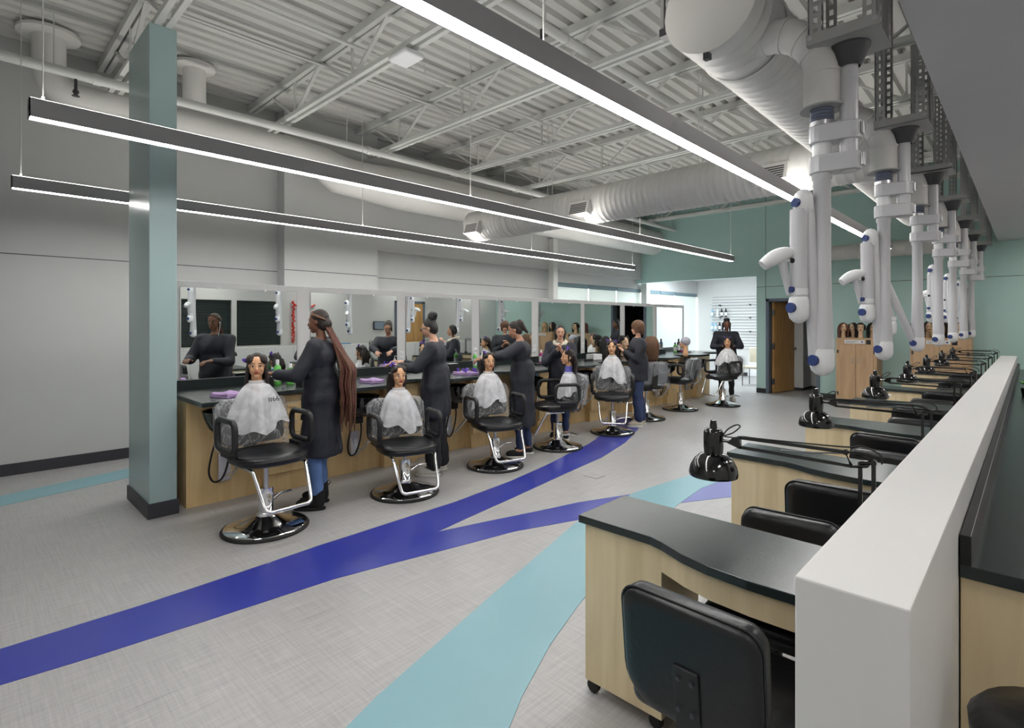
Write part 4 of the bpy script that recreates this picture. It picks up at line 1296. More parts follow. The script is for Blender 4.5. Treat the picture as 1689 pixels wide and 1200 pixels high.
# ================================================================ wooden cabinets with wig heads
def make_cabinet(x0, x1, y, zt, label, lab_off):
    t = thing('storage_cabinet', label, 'cabinet', ((x0 + x1) / 2, y, 0))
    w = (x1 - x0) / 2
    MB().box(-w, w, 0, .5, .05, zt).build('body', 'cabwood', t, .003)
    MB().box(-w + .02, w - .02, .03, .48, 0, .05).build('plinth', 'dark_metal', t)
    for sg in (-1, 1):
        dm = MB().box(min(sg * .003, sg * (w - .05)), max(sg * .003, sg * (w - .05)), -.018, 0, .09, zt - .13)
        dd = dm.build('cabinet_door', 'cabwood', t, .003)
        MB().tube([(sg * .05, -.018, zt * .62), (sg * .05, -.04, zt * .62), (sg * .05, -.04, zt * .7), (sg * .05, -.018, zt * .7)], .005, 8).build('handle', 'alu', dd)
        for z in (.2, zt - .25):
            MB().box(min(sg * (w - .05), sg * (w - .02)), max(sg * (w - .05), sg * (w - .02)), -.014, 0, z - .03, z + .03).build('hinge', 'dark_metal', dd)
    pl = MB().box(lab_off - .16, lab_off + .16, -.006, 0, zt - .10, zt - .035).build('name_plate', 'paper', t)
    MB().ell((lab_off + .12, -.007, zt - .068), (.014, .002, .014)).build('plate_mark', 'navy_label', pl)
    for k in range(3):
        MB().box(lab_off - .14, lab_off + .06 - .03 * k, -.0075, -.006, zt - .058 - k * .014, zt - .054 - k * .014).build('plate_line', 'grey_plastic', pl)
    MB().box(lab_off + .18, lab_off + .25, -.008, 0, zt - .11, zt - .03).build('dark_plate', 'black_plastic', t)
    return t
make_cabinet(-2.62, -1.98, 11.4, 1.22, 'wooden two door storage cabinet nearest the open oak door, wig heads on top', -.02)
make_cabinet(-1.50, -.70, 11.4, 1.24, 'wooden two door storage cabinet behind the exhaust arms, wig heads on top', -.02)
WIG = [(-2.52, 'long', 'hair_auburn', -65, 'auburn wig head on the cabinet nearest the oak door'), (-2.40, 'long', 'hair_black', -110, 'black wig head turned aside on the cabinet nearest the oak door'), (-2.245, 'short', 'hair_dark', -80, 'short dark brown wig head on the cabinet nearest the oak door'), (-2.09, 'long', 'hair_black', -65, 'long black wig head at the end of the cabinet nearest the oak door'),
       (-1.43, 'long', 'hair_dark', -60, 'dark brown wig head at the corner of the cabinet behind the exhaust arms'), (-1.28, 'long', 'hair_black', -70, 'long black wig head on the cabinet behind the exhaust arms'), (-1.15, 'bob', 'hair_blond', -120, 'blond wig head on the cabinet behind the exhaust arms'), (-1.0, 'long', 'hair_dark', -50, 'brown wig head between the blond and the last wig on the cabinet'), (-.84, 'short', 'hair_black', -110, 'short black wig head closest to the wall corner on the cabinet')]
for i, (x, k, hm, al, lab) in enumerate(WIG):
    w = thing('wig_head', lab, 'wig head', (x, 11.50 + (.16 if i in (1, 3, 5, 7) else 0), 1.222 + .045 * .78 + (.02 if i > 3 else 0)), R(al), 'wig heads on the cabinets')
    w.scale = (.78,) * 3
    hd = obj('head', DOLL_PALE, w); face_parts(hd, (0, 0, 0), Matrix.Identity(3), 1.0, 'lip', 'hair_dark')
    obj('hair', doll_hair(k, hm), w)
    MB().lathe([(.06, -.045), (.055, -.01)], 16, (-.02, 0, 0)).build('neck_base', 'skin_doll_pale', w)

# ================================================================ people
def hand_volumes(m, wrist, d, up, side, curl=.5, s=1.0):
    """palm and five fingers; d points along the hand, up is the back of the hand, side is the thumb side"""
    d = Vector(d).normalized(); up = Vector(up); up = (up - d * up.dot(d)).normalized(); sd = d.cross(up).normalized() * side
    W = Vector(wrist)
    m.cap(W - d * .02, W + d * .02, .021 * s, .023 * s, 10)
    for k in range(4):
        off = (-.026 + .0175 * k) * s
        m.cap(W + d * .02 * s + sd * off * .75, W + d * .085 * s + sd * off, .0125 * s, .011 * s, 8)
        L = (.034, .042, .045, .04)[k] * s
        p1 = W + d * .088 * s + sd * off
        d1 = (d * math.cos(curl * .7) - up * math.sin(curl * .7))
        p2 = p1 + d1 * L
        d2 = (d * math.cos(curl * 1.6) - up * math.sin(curl * 1.6))
        p3 = p2 + d2 * L * .75
        m.cap(p1, p2, .0092 * s, .0086 * s, 8); m.cap(p2, p3, .0086 * s, .0075 * s, 8)
    b = W + d * .025 * s + sd * .024 * s
    t1 = b + (d * .6 + sd * .75 - up * .2).normalized() * .038 * s
    t2 = t1 + (d * .9 + sd * .15 - up * .3).normalized() * .032 * s
    m.cap(b, t1, .0115 * s, .0098 * s, 8); m.cap(t1, t2, .0095 * s, .008 * s, 8)

def person(label, loc, ang, h, skin, hairfn, elbows, wrists, hand_d, gown_hem, legs_mat, shoe_mat, lean=0.0, look=(0, 0), gown_mat='gown', lip='lip_brown', width=1.0, feet=((.03, .1), (-.06, -.09)), hood=None, trousers_wide=0.0, shoe_high=False, brow='hair_black', curl=.6, pregn=0.0):
    s = h / 1.66
    t = thing('person', label, 'person', (loc[0], loc[1], 0), R(ang), 'people in dark gowns')
    V = lambda x, y, z: Vector((x * s, y * s, z * s))
    def L(x, y, z):    # lean of the upper body about the hips
        k = max(0.0, z - .95)
        return V(x + math.sin(lean) * k, y, .95 + k * math.cos(lean) if z > .95 else z)
    m = MB()
    m.ell(V(-.01, 0, .93), (.115 * s, .16 * s * width, .12 * s)); m.ell(L(0, 0, 1.08), (.10 * s, .135 * s * width, .14 * s)); m.ell(L(-.005, 0, 1.26), (.105 * s, .155 * s * width, .15 * s))
    for sg in (-1, 1):
        m.cap(L(-.01, 0, 1.36), L(-.01, sg * .165 * width, 1.355), .06 * s, .055 * s)
    nb = L(-.0, 0, 1.405)
    m.cap(L(-.01, 0, 1.33), nb, .062 * s, .05 * s)
    q = (Euler((R(look[1]) if len(look) > 2 else 0, lean * .6 + R(look[1] if len(look) == 2 else 0), R(look[0])))).to_matrix()
    head_volumes(m, nb, q, .84 * s)
    for i, sg in enumerate((1, -1)):
        fx, fy = feet[i]
        hip = V(-.0, sg * .085, .9); kn = V(fx * .6 + .02, (sg * .09 + fy) / 2, .49); an = V(fx - .02, fy, .085)
        m.cap(hip, kn, .078 * s, .053 * s); m.cap(kn, an, .052 * s, .034 * s)
        m.cap(an, V(fx + .1, fy + sg * .02, .04), .036 * s, .03 * s)
        sh = L(-.01, sg * .17 * width, 1.35); el = L(*elbows[i]); wr = L(*wrists[i])
        m.cap(sh, el, .048 * s, .036 * s); m.cap(el, wr, .036 * s, .024 * s)
        hand_volumes(m, wr, hand_d[i], (0, 0, 1), 1 if sg > 0 else -1, curl, s)
    body = obj('body', blob(m, .0062, skin, 2), t)
    face_parts(body, nb, q, .84 * s, lip, brow)
    # gown
    g = MB()
    g.ell(L(-.0, 0, 1.27), (.135 * s, .19 * s * width, .16 * s)); g.ell(L(.0, 0, 1.1), (.14 * s, .175 * s * width, .17 * s)); g.ell(V(.0, 0, .93), (.155 * s, .185 * s * width, .16 * s))
    for sg in (-1, 1):
        g.cap(L(-.01, 0, 1.365), L(-.01, sg * .17 * width, 1.36), .066 * s, .066 * s)
    for k in range(16):
        a = 2 * PI * k / 16
        zt = 1.12
        c, s_ = math.cos(a), math.sin(a)
        g.cap(V(.07 * c, .10 * s_ * width, zt), V(.11 * c + .01, .145 * s_ * width, gown_hem + .05), .065, .05 + .012 * math.sin(k * 2.4))
    for i, sg in enumerate((1, -1)):
        sh = L(-.01, sg * .17 * width, 1.35); el = L(*elbows[i]); wr = L(*wrists[i])
        g.cap(sh, el, .068 * s, .06 * s); g.cap(el, el.lerp(wr, .86), .06 * s, .042 * s)
    def fold(c):
        a = math.atan2(c.y, c.x)
        k = max(0, min(1, (1.15 * s - c.z) / .5))
        return .010 * k * math.sin(7 * a + 3 * c.z) + .006 * math.sin(22 * c.z + 5 * c.x + 9 * c.y) + .004 * math.sin(37 * c.y + 21 * c.z)
    g.ell(V(.0, 0, 1.02), (.15 * s, .18 * s * width, .22 * s))
    gm = blob(g, .012, gown_mat, 4, fold)
    bm = bmesh.new(); bm.from_mesh(gm)       # straight cut hem
    bmesh.ops.bisect_plane(bm, geom=bm.verts[:] + bm.edges[:] + bm.faces[:], plane_co=(0, 0, gown_hem * s + .02), plane_no=(.06, 0, -1), clear_outer=True)
    bm.to_mesh(gm); bm.free()
    obj('gown', gm, t)
    if hood:
        MB().tube([L(.085 * math.cos(a) - .01, .085 * math.sin(a), 1.41 - .03 * math.cos(a)) for a in [2 * PI * k / 20 for k in range(20)]], .032 * s, 10, closed=True).build('hood_collar', hood, t)
    # trousers
    tr = MB()
    for i, sg in enumerate((1, -1)):
        fx, fy = feet[i]
        hip = V(-.0, sg * .085, .88); kn = V(fx * .6 + .02, (sg * .09 + fy) / 2, .49); an = V(fx - .02, fy, .13)
        tr.cap(hip, kn, .088 * s, (.066 + trousers_wide) * s); tr.cap(kn, an, (.064 + trousers_wide) * s, (.05 + trousers_wide) * s)
    obj('trousers', blob(tr, .011, legs_mat, 3, lambda c: .004 * math.sin(40 * c.z + 11 * c.y)), t)
    for i, sg in enumerate((1, -1)):
        fx, fy = feet[i]
        sm = MB()
        sm.cap(V(fx - .035, fy, .055), V(fx + .12, fy + sg * .02, .045), .044 * s, .038 * s); sm.ell(V(fx + .05, fy + sg * .01, .055), (.11 * s, .046 * s, .04 * s))
        if shoe_high: sm.cap(V(fx - .03, fy, .06), V(fx - .025, fy, .15), .052 * s, .05 * s)
        sh = obj('shoe', blob(sm, .008, shoe_mat, 3), t)
        so = MB().lathe([(0, 0), (.95, 0), (1.0, .008), (1.0, .02), (.9, .024), (0, .024)], 24, (0, 0, 0), 'Z', .135 * s, .05 * s)
        so_o = so.build('sole', 'shoe_white' if not shoe_high else 'suede', sh); so_o.location = V(fx + .045, fy + sg * .01, 0); so_o.rotation_euler = (0, 0, sg * .1)
        if shoe_high:
            MB().tube(smooth_path([V(fx + .04, fy - .02, .13), V(fx + .07, fy - .03, .1), V(fx + .06, fy + .02, .12), V(fx + .04, fy + .03, .13)], 4), .004, 6).build('laces', 'suede', sh)
            MB().tube([V(fx - .08, fy, .15), V(fx - .1, fy, .175), V(fx - .085, fy, .19), V(fx - .07, fy, .17)], .004, 6).build('pull_tab', 'suede', sh)
    hairfn(t, nb, q, s, L, V)
    return t

def scalp_hair(t, nb, q, s, material, extra=None, name='hair', voxel=.0065):
    m = MB(); P = hair_scalp(m, nb, .84 * s, q)
    if extra: extra(m, P)
    return obj(name, blob(m, voxel, material, 2), t)

def hair_p1(t, nb, q, s, L, V):
    h = scalp_hair(t, nb, q, s, 'hair_dark', lambda m, P: (m.ell(P(-.085, 0, .16), (.045, .05, .05)),))
    P = lambda x, y, z: Vector(nb) + q @ Vector((x * .84 * s, y * .84 * s, z * .84 * s))
    rnd = random.Random(5)
    b = MB(); b_l = MB()
    for k in range(64):
        a = rnd.uniform(0, 2 * PI); r = rnd.uniform(.0, .032)
        zend = rnd.uniform(.60, .86)
        y1 = rnd.uniform(-.085, .085); xo = rnd.uniform(-.085, .03)
        st = P(-.085, 0, .15) + Vector((0, r * math.cos(a), r * math.sin(a)))
        (b_l if k % 5 == 0 else b).tube(smooth_path([st, st + Vector((-.03, y1 * .25, -.05)), Vector((-.15 + xo * .5, y1 * .7, 1.24)), Vector((-.19 + xo, y1 + rnd.uniform(-.012, .012), 1.12)), Vector((-.185 + xo, y1 + rnd.uniform(-.015, .015), 1.0)), Vector((-.195 + xo, y1 + rnd.uniform(-.012, .012), .88)), Vector((-.18 + xo * 1.1, y1 * .8, zend))], 4), [.009] * 22 + [.006, .005, .003], 6)
    b.build('braids', 'hair_auburn', t)
    b_l.build('braids', 'hair_brown', t)
    for k in range(14):
        a = -1.2 + 2.4 * k / 13
    b2 = MB()
    for k in range(16):
        a = -1.35 + 2.7 * k / 15
        b2.tube(smooth_path([P(.045 * math.cos(a * .8), .07 * math.sin(a), .30 - .03 * abs(a)), P(-.04, .088 * math.sin(a), .30 - .05 * abs(a)), P(-.1, .06 * math.sin(a), .2)], 4), .006, 6)
    b2.build('hair_rows', 'hair_brown', h)
    MB().tube(smooth_path([P(.0, -.083, .175), P(.02, -.09, .13), P(.05, -.085, .04), P(.06, -.05, -.08), P(.1, .0, -.2)], 5), .0028, 6).build('earphone_cord', 'paper', t)
    MB().ell(P(.002, -.083, .18), (.009, .008, .009)).build('earphone', 'paper', t)

# local frame: facing +x, left is +y
tp1 = person('woman with long reddish braids in a long dark gown, ripped jeans and black ankle boots', (-4.19, 2.09), 222, 1.60, 'skin_brown', hair_p1,
       ((.10, .23, 1.12), (.12, -.22, 1.10)), ((.34, .13, 1.13), (.36, -.12, 1.12)), ((1, -.25, .1), (1, .25, 0)), .42, 'jeans', 'suede', lean=.03, look=(0, 6), shoe_high=True, feet=((.02, .09), (.06, -.10)))

jn = [c for c in tp1.children if c.name.startswith('trousers')][0]
for (x, y, z, h) in ((.095, -.115, .40, .05), (.10, -.08, .31, .07), (.085, .105, .36, .05), (.075, .075, .28, .04)):
    MB().ell((x, y, z), (.016, .012, h), Euler((.15, .1, 0)), 8, 6).build('ripped_patch', 'paper', jn)

def hair_p2(t, nb, q, s, L, V):
    scalp_hair(t, nb, q, s, 'hair_black', lambda m, P: (m.ell(P(-.09, 0, .32), (.05, .05, .05)), m.ell(P(-.13, .02, .33), (.03, .03, .03)), m.ell(P(-.09, -.03, .36), (.03, .03, .025))))
    P = lambda x, y, z: Vector(nb) + q @ Vector((x * .84 * s, y * .84 * s, z * .84 * s))
    g = MB()
    for y in (-.033, .033):
        g.tube([P(.1, y + .024 * math.cos(a), .195 + .017 * math.sin(a)) for a in [2 * PI * k / 14 for k in range(14)]], .0022, 6, closed=True)
        g.tube([P(.1, y * 1.72, .2), P(.06, y * 2.25, .205), P(-.01, y * 2.3, .2)], .0024, 6)
    g.tube([P(.1, -.009, .2), P(.104, 0, .203), P(.1, .009, .2)], .002, 6)
    g.build('eyeglasses', 'black_plastic', t)
person('woman with glasses and a curly bun, dark smock over black trousers and white shoes', (-4.27, 3.33), 220, 1.54, 'skin_light', hair_p2,
       ((.14, .25, 1.14), (.16, -.24, 1.12)), ((.36, .14, 1.16), (.38, -.12, 1.18)), ((1, -.3, .2), (1, .3, .2)), .60, 'trouser', 'shoe_white', lean=.06, look=(0, 16), width=1.16, trousers_wide=.035, feet=((.02, .10), (-.02, -.12)), lip='lip')

def hair_p3(t, nb, q, s, L, V):
    scalp_hair(t, nb, q, s, 'hair_dark', lambda m, P: (m.ell(P(-.11, 0, .23), (.05, .055, .06)), m.cap(P(-.13, 0, .2), P(-.16, .0, .08), .035, .015), m.cap(P(.04, -.07, .22), P(.05, -.078, .14), .014, .006)))
tp3 = person('woman with a dark ponytail in a long dark gown reaching over a mannequin', (-4.14, 4.46), 220, 1.52, 'skin_tan', hair_p3,
       ((.20, .22, 1.24), (.22, -.21, 1.24)), ((.44, .12, 1.19), (.46, -.10, 1.2)), ((1, -.2, -.1), (1, .2, -.1)), .36, 'jeans_dark', 'trouser', lean=.08, look=(0, 22), feet=((.04, .11), (-.05, -.08)), lip='lip')
for sh in [c for c in tp3.children if c.name.startswith('shoe')]:
    sw = MB().tube(smooth_path([(.0, -.145, .05), (.03, -.15, .038), (.06, -.149, .045), (.11, -.145, .075)], 4), [.003] + [.006] * 6 + [.004] * 5 + [.002], 6)
    sw.build('shoe_mark', 'shoe_white', sh)

def hair_p4(t, nb, q, s, L, V):
    scalp_hair(t, nb, q, s, 'hair_black', lambda m, P: (m.cap(P(-.03, .075, .2), P(-.02, .075, .06), .025, .012), m.cap(P(-.03, -.075, .2), P(-.02, -.075, .06), .025, .012)))
person('dark haired woman in a dark gown with a cream fleece collar', (-4.42, 5.48), -55, 1.46, 'skin_light', hair_p4,
       ((.10, .20, 1.10), (.12, -.21, 1.12)), ((.24, .05, 1.28), (.20, -.02, 1.32)), ((.2, -.4, .9), (.1, .4, .9)), .44, 'jeans_dark', 'trouser', lean=.04, look=(10, 8), hood='cream', feet=((.03, .08), (-.03, -.09)), lip='lip')

def hair_p5(t, nb, q, s, L, V):
    scalp_hair(t, nb, q, s, 'hair_brown', lambda m, P: (m.ell(P(-.03, 0, .24), (.1, .09, .09)), m.ell(P(-.09, 0, .17), (.05, .07, .08)), m.ell(P(.0, .08, .2), (.05, .02, .07)), m.ell(P(.0, -.08, .2), (.05, .02, .07))))
    P = lambda x, y, z: Vector(nb) + q @ Vector((x * .84 * s, y * .84 * s, z * .84 * s))
    MB().tube([P(-.09, .05, .12), P(-.11, 0, .10), P(-.09, -.05, .12)], .018, 8).build('hair_ends', 'hair_blond', t)
person('woman with short light brown hair in a dark smock and wide jeans', (-4.12, 6.92), 222, 1.50, 'skin_light', hair_p5,
       ((.06, .24, 1.08), (.08, -.24, 1.06)), ((.24, .06, 1.20), (.26, -.06, 1.24)), ((.5, -.5, .6), (.4, .5, .6)), .72, 'jeans_dark', 'cream', lean=.03, look=(0, 4), width=1.14, trousers_wide=.02, lip='lip', brow='hair_brown')

def hair_p6(t, nb, q, s, L, V):
    scalp_hair(t, nb, q, s, 'hair_black', lambda m, P: (m.ell(P(-.04, 0, .31), (.06, .06, .035)), m.cap(P(-.04, .075, .2), P(-.03, .085, .02), .025, .014), m.cap(P(-.04, -.075, .2), P(-.03, -.085, .02), .025, .014)))
person('woman in a dark top and leggings behind the last salon chair before the hall', (-4.26, 10.40), -58, 1.56, 'skin_brown', hair_p6,
       ((.04, .27, 1.10), (.04, -.27, 1.10)), ((.22, .10, 1.12), (.22, -.10, 1.12)), ((.9, -.4, 0), (.9, .4, 0)), .72, 'trouser', 'shoe_white', lean=.02, look=(0, 14), width=1.12)

# ================================================================ things on the worktop
def towel(label, x, y, rz, sx=.24, sy=.19):
    t = thing('folded_towel', label, 'towel', (x, y, WZ), rz, 'lilac towels')
    for k in range(2):
        n = 12; vs = []; fs = []
        rr = random.Random(k + int(x * 100))
        m = MB()
        for z in (0, 1):
            for i in range(n + 1):
                for j in range(n + 1):
                    u, v = i / n - .5, j / n - .5
                    ed = 1 - (max(abs(u), abs(v)) * 2) ** 6 * .5
                    zz = .002 + k * .017 + (.017 * ed + .006 * math.sin(7 * u + 5 * v + k)) * z
                    vs.append((u * sx * (1 - .06 * k) + .012 * math.sin(9 * v), v * sy * (1 - .08 * k) + .012 * math.sin(8 * u), zz))
        N_ = (n + 1) ** 2
        for i in range(n):
            for j in range(n):
                a = i * (n + 1) + j
                fs.append((N_ + a, N_ + a + n + 1, N_ + a + n + 2, N_ + a + 1)); fs.append((a, a + 1, a + n + 2, a + n + 1))
        for i in range(n):
            for a, b in ((i, i + 1), (n * (n + 1) + i + 1, n * (n + 1) + i), ((i + 1) * (n + 1), i * (n + 1)), (i * (n + 1) + n, (i + 1) * (n + 1) + n)):
                fs.append((a, b, N_ + b, N_ + a))
        m.add(vs, fs, True); m.build('fold', 'lilac', t)
    return t
towel('lilac folded towel on the worktop end by the pale teal column', -4.72, 1.55, .3)
towel('lilac folded towel on the worktop before the second mirror', -4.80, 2.93, .1)
towel('flat lilac towel under hair clips before the third mirror', -4.72, 4.12, .2, .3, .2)

def bottle(label, x, y, h, r, body, capm, z=WZ, group='bottles on the worktop', pump=False):
    t = thing('bottle', label, 'bottle', (x, y, z), 0, group)
    MB().lathe([(0, 0), (r * .95, 0), (r, .006), (r, h * .66), (r * .85, h * .74), (r * .4, h * .8), (r * .4, h * .82)], 18).build('body', body, t)
    if pump:
        m = MB(); m.lathe([(r * .42, h * .8), (r * .42, h * .86), (r * .15, h * .87), (r * .15, h * .96)], 12); m.tube([(0, 0, h * .96), (0, 0, h), (r * 1.1, 0, h * .99)], r * .18, 8); m.build('pump', capm, t)
    else:
        MB().lathe([(r * .48, h * .8), (r * .48, h), (r * .4, h * 1.01), (0, h * 1.01)], 14).build('cap', capm, t)
    MB().lathe([(r * 1.01, h * .15), (r * 1.01, h * .55)], 18, cap=False).build('label_band', 'paper', t)
    return t
bottle('tall green bottle behind the first mannequin', -5.28, 2.18, .24, .035, 'green', 'paper')
bottle('shorter green bottle with white cap behind the first mannequin', -5.22, 2.28, .2, .036, 'green', 'paper')
bottle('pale green pump bottle before the third mirror', -5.3, 4.78, .23, .027, 'green', 'paper', pump=True)
bottle('white pump bottle before the third mirror', -5.25, 3.5, .22, .03, 'paper', 'paper', pump=True)
for i, (y, h, b_, lab) in enumerate(((10.15, .2, 'green', 'light green bottle near the last mirror'), (10.3, .27, 'black_gloss', 'black bottle near the last mirror'), (10.45, .24, 'pink', 'dark pink bottle near the last mirror'), (10.65, .25, 'cyan', 'pale blue bottle at the far end of the worktop'))):
    bottle(lab, -5.2, y, h, .035, b_, 'black_plastic')
bottle('pink bottle before the fourth mirror', -5.2, 6.0, .2, .03, 'pink', 'paper')

def tray(label, x, y, sx, sy, m1, rz=0, z=WZ):
    t = thing('product_box', label, 'box', (x, y, z), rz, 'small boxes on the worktop')
    MB().box(-sx / 2, sx / 2, -sy / 2, sy / 2, 0, .09).build('box', m1, t, .004)
    MB().box(-sx / 2 + .01, sx / 2 - .01, -sy / 2 + .01, sy / 2 - .01, .09, .094).build('lid', 'paper', t)
    return t
tray('black product box with white lid beside the green bottles', -4.95, 2.32, .12, .16, 'black_plastic')
tray('small blue and white box beside the woman with braids', -4.82, 2.46, .08, .1, 'cyan', .4)
tray('black box with green lid before the third mirror', -5.2, 4.3, .1, .16, 'black_plastic')
tray('white tissue box before the fifth mirror', -5.1, 7.2, .14, .24, 'paper')
tray('dark green box before the seventh mirror', -5.2, 9.5, .12, .3, 'black_top')
tray('black product caddy before the first mirror', -5.2, 2.02, .1, .14, 'black_edge')
# curling irons, combs, clips
def comb(label, x, y, rz, m1, L=.2):
    t = thing('tail_comb', label, 'comb', (x, y, WZ), rz, 'combs on the worktop')
    MB().box(0, L * .55, -.003, .003, .004, .01).build('spine', m1, t)
    MB().bar((L * .55, 0, .007), (L, 0, .006), .005, .005).build('handle', m1, t)
    m = MB()
    for k in range(22): m.box(k * L * .025, k * L * .025 + .0016, -.025, -.003, .005, .008)
    m.build('teeth', m1, t)
comb('black tail comb before the third mirror', -5.0, 4.2, 1.4, 'black_plastic', .26)
comb('red brown comb before the third mirror', -5.06, 4.32, 1.2, 'lip_brown', .22)
comb('pale blue comb before the sixth mirror', -4.9, 7.95, 1.1, 'cyan', .24)
for i, (x, y, a) in enumerate(((-4.66, 4.05, .4), (-4.72, 4.14, 1.7), (-4.7, 4.22, 2.6), (-4.63, 4.18, .9), (-4.78, 4.05, 2.2))):
    o = obj('loose_hair_clip', CLIP); o.location = (x, y, WZ + .047); o.rotation_euler = (0, 0, a)
    tag(o, 'purple hair clip lying on the flat lilac towel', 'hair clip', 'purple clips on the lilac towel')
def iron(label, x, y, rz):
    t = thing('curling_iron', label, 'curling iron', (x, y, WZ), rz, 'irons on the worktop')
    MB().cyl((0, 0, .02), (.16, 0, .02), .011).build('barrel', 'alu', t)
    MB().cyl((-.15, 0, .02), (0, 0, .02), .015, .017).build('handle', 'black_plastic', t)
    MB().tube(smooth_path([(-.15, 0, .02), (-.2, .02, .01), (-.24, .07, .006), (-.2, .12, .006)], 4), .004, 6).build('cord', 'rubber', t)
iron('silver curling iron with black handle before the fourth mirror', -4.95, 5.75, 1.5)
iron('silver curling iron with black handle before the fifth mirror', -4.95, 6.95, 1.2)
iron('silver curling iron with black handle before the eighth mirror', -4.9, 10.2, 1.7)
# paper bits on drawers
for i, (y, m1, lab) in enumerate(((5.13, 'green', 'lime green tag hung on a drawer of the fourth station'), (5.42, 'cyan', 'pale blue tag hung on a drawer of the fourth station'))):
    o = MB().rbox((0, 0, 0), (.008, .07, .07), .003, None, 1).build('hanging_tag', m1); o.location = (-4.775, y, .80); tag(o, lab, 'tag')
o = MB().prism([(0, 0), (.06, .01), (.03, .05)], 0, .004).build('paper_scrap', 'green'); o.location = (-4.75, 1.80, 0); tag(o, 'bright green scrap on the floor by the first station', 'scrap')

# ================================================================ on the side counter and half wall (also seen in the mirrors)
t = thing('plastic_bag', 'crumpled clear bag with white top at the far end of the side counter', 'bag', (.12, 7.2, .85))
m = MB(); m.ell((0, 0, .13), (.16, .2, .13)); m.ell((.02, .05, .24), (.1, .12, .06))
o = obj('bag_body', blob(m, .02, 'cap_grey', 2, lambda c: .02 * math.sin(31 * c.x + 17 * c.z) * math.cos(23 * c.y)), t)
MB().box(-.1, .1, -.12, .12, .26, .32).build('folded_cloth', 'paper', t, .02)
t = thing('potted_plant', 'small green leafy plant on the side counter beside the bag', 'plant', (-.02, 6.6, .85))
MB().lathe([(0, 0), (.04, 0), (.05, .07), (.045, .07)], 14).build('pot', 'black_plastic', t)
for k in range(9):
    a = k * 2.4
    MB().ell((.035 * math.cos(a), .035 * math.sin(a), .1 + .012 * (k % 3)), (.03, .014, .006), Euler((0, -.6, a)), 8, 5).build('leaf', 'leaf', t)
tray('white document tray on the side counter', .32, 4.9, .3, .4, 'paper', 0, .85)
# right wall: garland, screen, posters
t = thing('tinsel_garland', 'red and orange tinsel garland on the right wall beside the dark window', 'garland', (1.28, 5.42, 0), 0)
m = MB(); rr = random.Random(3)
for k in range(90):
    z = 1.05 + .95 * k / 90
    m.ell((-.02 + rr.uniform(-.015, .015), rr.uniform(-.03, .03), z), (.018, .02, .014), Euler((rr.uniform(0, 3), rr.uniform(0, 3), 0)), 6, 4)
for k in range(40):
    m.ell((-.02, .02 + .5 * k / 40, 1.93 - .1 * math.sin(PI * k / 40)), (.018, .02, .02), None, 6, 4)
m.build('tinsel', 'red', t)
m = MB()
for k in range(26):
    m.ell((-.02, .32 + rr.uniform(-.07, .07), 1.05 + .5 * k / 26), (.014, .03, .02), Euler((rr.uniform(0, 3), 0, 0)), 6, 4)
m.build('paper_figures', 'orange', t)
t = thing('wall_monitor', 'small dark monitor on the white right wall above a blue box', 'monitor', (1.29, 7.7, 1.42))
MB().box(-.03, 0, -.17, .17, -.1, .12).build('case', 'black_plastic', t, .004)
MB().box(-.033, -.03, -.155, .155, -.085, .105).build('screen', 'screen', t)
o = MB().box(-.1, .1, -.13, .13, 0, .19).build('supply_box', 'blue_box', None, .004); o.location = (.2, 6.1, .85); tag(o, 'bright blue box on the side counter', 'box')

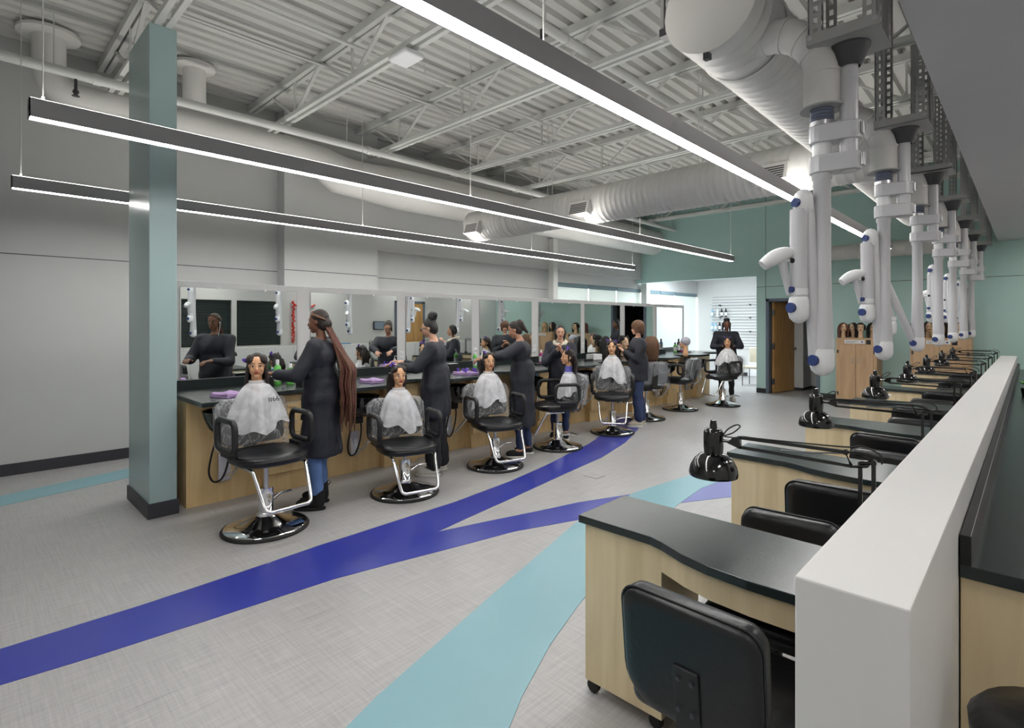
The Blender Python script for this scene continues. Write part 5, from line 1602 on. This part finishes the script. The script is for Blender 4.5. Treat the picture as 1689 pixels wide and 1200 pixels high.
# ================================================================ hall furniture
t = thing('slatwall_panel', 'white slatted display panel with glass shelves on the hall wall', 'display panel', (-6.1, 15.5, 0))
MB().box(-.66, .9, -.012, 0, .75, 2.25).build('backing', 'bracket', t)  # darker than the slats, standing in for the shade in their gaps
for k in range(18):
    MB().box(-.66, .9, -.028, -.012, .76 + k * .083, .822 + k * .083).build('slat', 'white', t)
for z in (1.27, 1.66, 2.02):
    sh = MB().box(-.64, .88, -.28, -.03, z, z + .008).build('glass_shelf', 'glass', t)
    for x in (-.4, .45, .8):
        MB().prism([(-.03, z - .045), (-.03, z), (-.2, z)], x - .008, x + .008, 'YZ').build('shelf_bracket', 'dark_metal', sh)
for i, (x, z, m1, lab) in enumerate(((-.6, 1.668, 'cyan', 'pale blue bottle on the middle glass shelf in the hall'), (-.44, 1.668, 'paper', 'white bottle on the middle glass shelf in the hall'), (-.32, 1.668, 'black_plastic', 'black bottle on the middle glass shelf in the hall'), (-.2, 1.668, 'black_plastic', 'second black bottle on the middle glass shelf in the hall'), (-.6, 1.278, 'cyan', 'pale blue bottle on the lower glass shelf in the hall'), (-.5, 1.278, 'cyan', 'second pale blue bottle on the lower glass shelf in the hall'), (-.38, 1.278, 'black_plastic', 'black bottle on the lower glass shelf in the hall'), (-.25, 1.278, 'navy_label', 'navy bottle on the lower glass shelf in the hall'))):
    bottle(lab, -6.1 + x, 15.35, .24, .035, m1, m1, z, 'bottles on the hall shelves')
t = thing('waiting_chair', 'pale seat chair with thin metal legs in the hall beside the wall end', 'chair', (-4.75, 13.3, 0))
MB().rbox((0, 0, .44), (.5, .5, .06), .025).build('seat', 'cream', t)
MB().rbox((.0, .24, .72), (.46, .05, .36), .022).build('backrest', 'cream', t)
for x in (-.22, .22):
    for y in (-.22, .22):
        MB().cyl((x, y, 0), (x, y, .42), .011, n=8).build('leg', 'dark_metal', t)
t = thing('foam_board', 'wide white board leaning low on the hall wall', 'board', (-5.2, 15.35, 0))
MB().obox((0, .07, .3), (1.0, .02, .6), Euler((R(-8), 0, 0))).build('panel', 'paper', t)
MB().box(-.5, .5, -.03, .1, 0, .02).build('foot', 'alu', t)

t = thing('soaking_bowl', 'white oval soaking bowl on the fourth nail table', 'bowl', (-1.12, 6.42, .72))
MB().lathe([(.05, 0), (.08, .01), (.12, .06), (.125, .065), (.115, .062), (.075, .015), (0, .01)], 24, (0, 0, 0), 'Z', 1.0, .8, cap=False).build('shell', 'paper', t)
MB().lathe([(.05, 0), (.06, .0), (.06, .006), (.05, .006)], 20, (0, 0, 0), 'Z', 1.0, .8).build('foot_ring', 'paper', t)
bpy.data.scenes.remove(TMP)
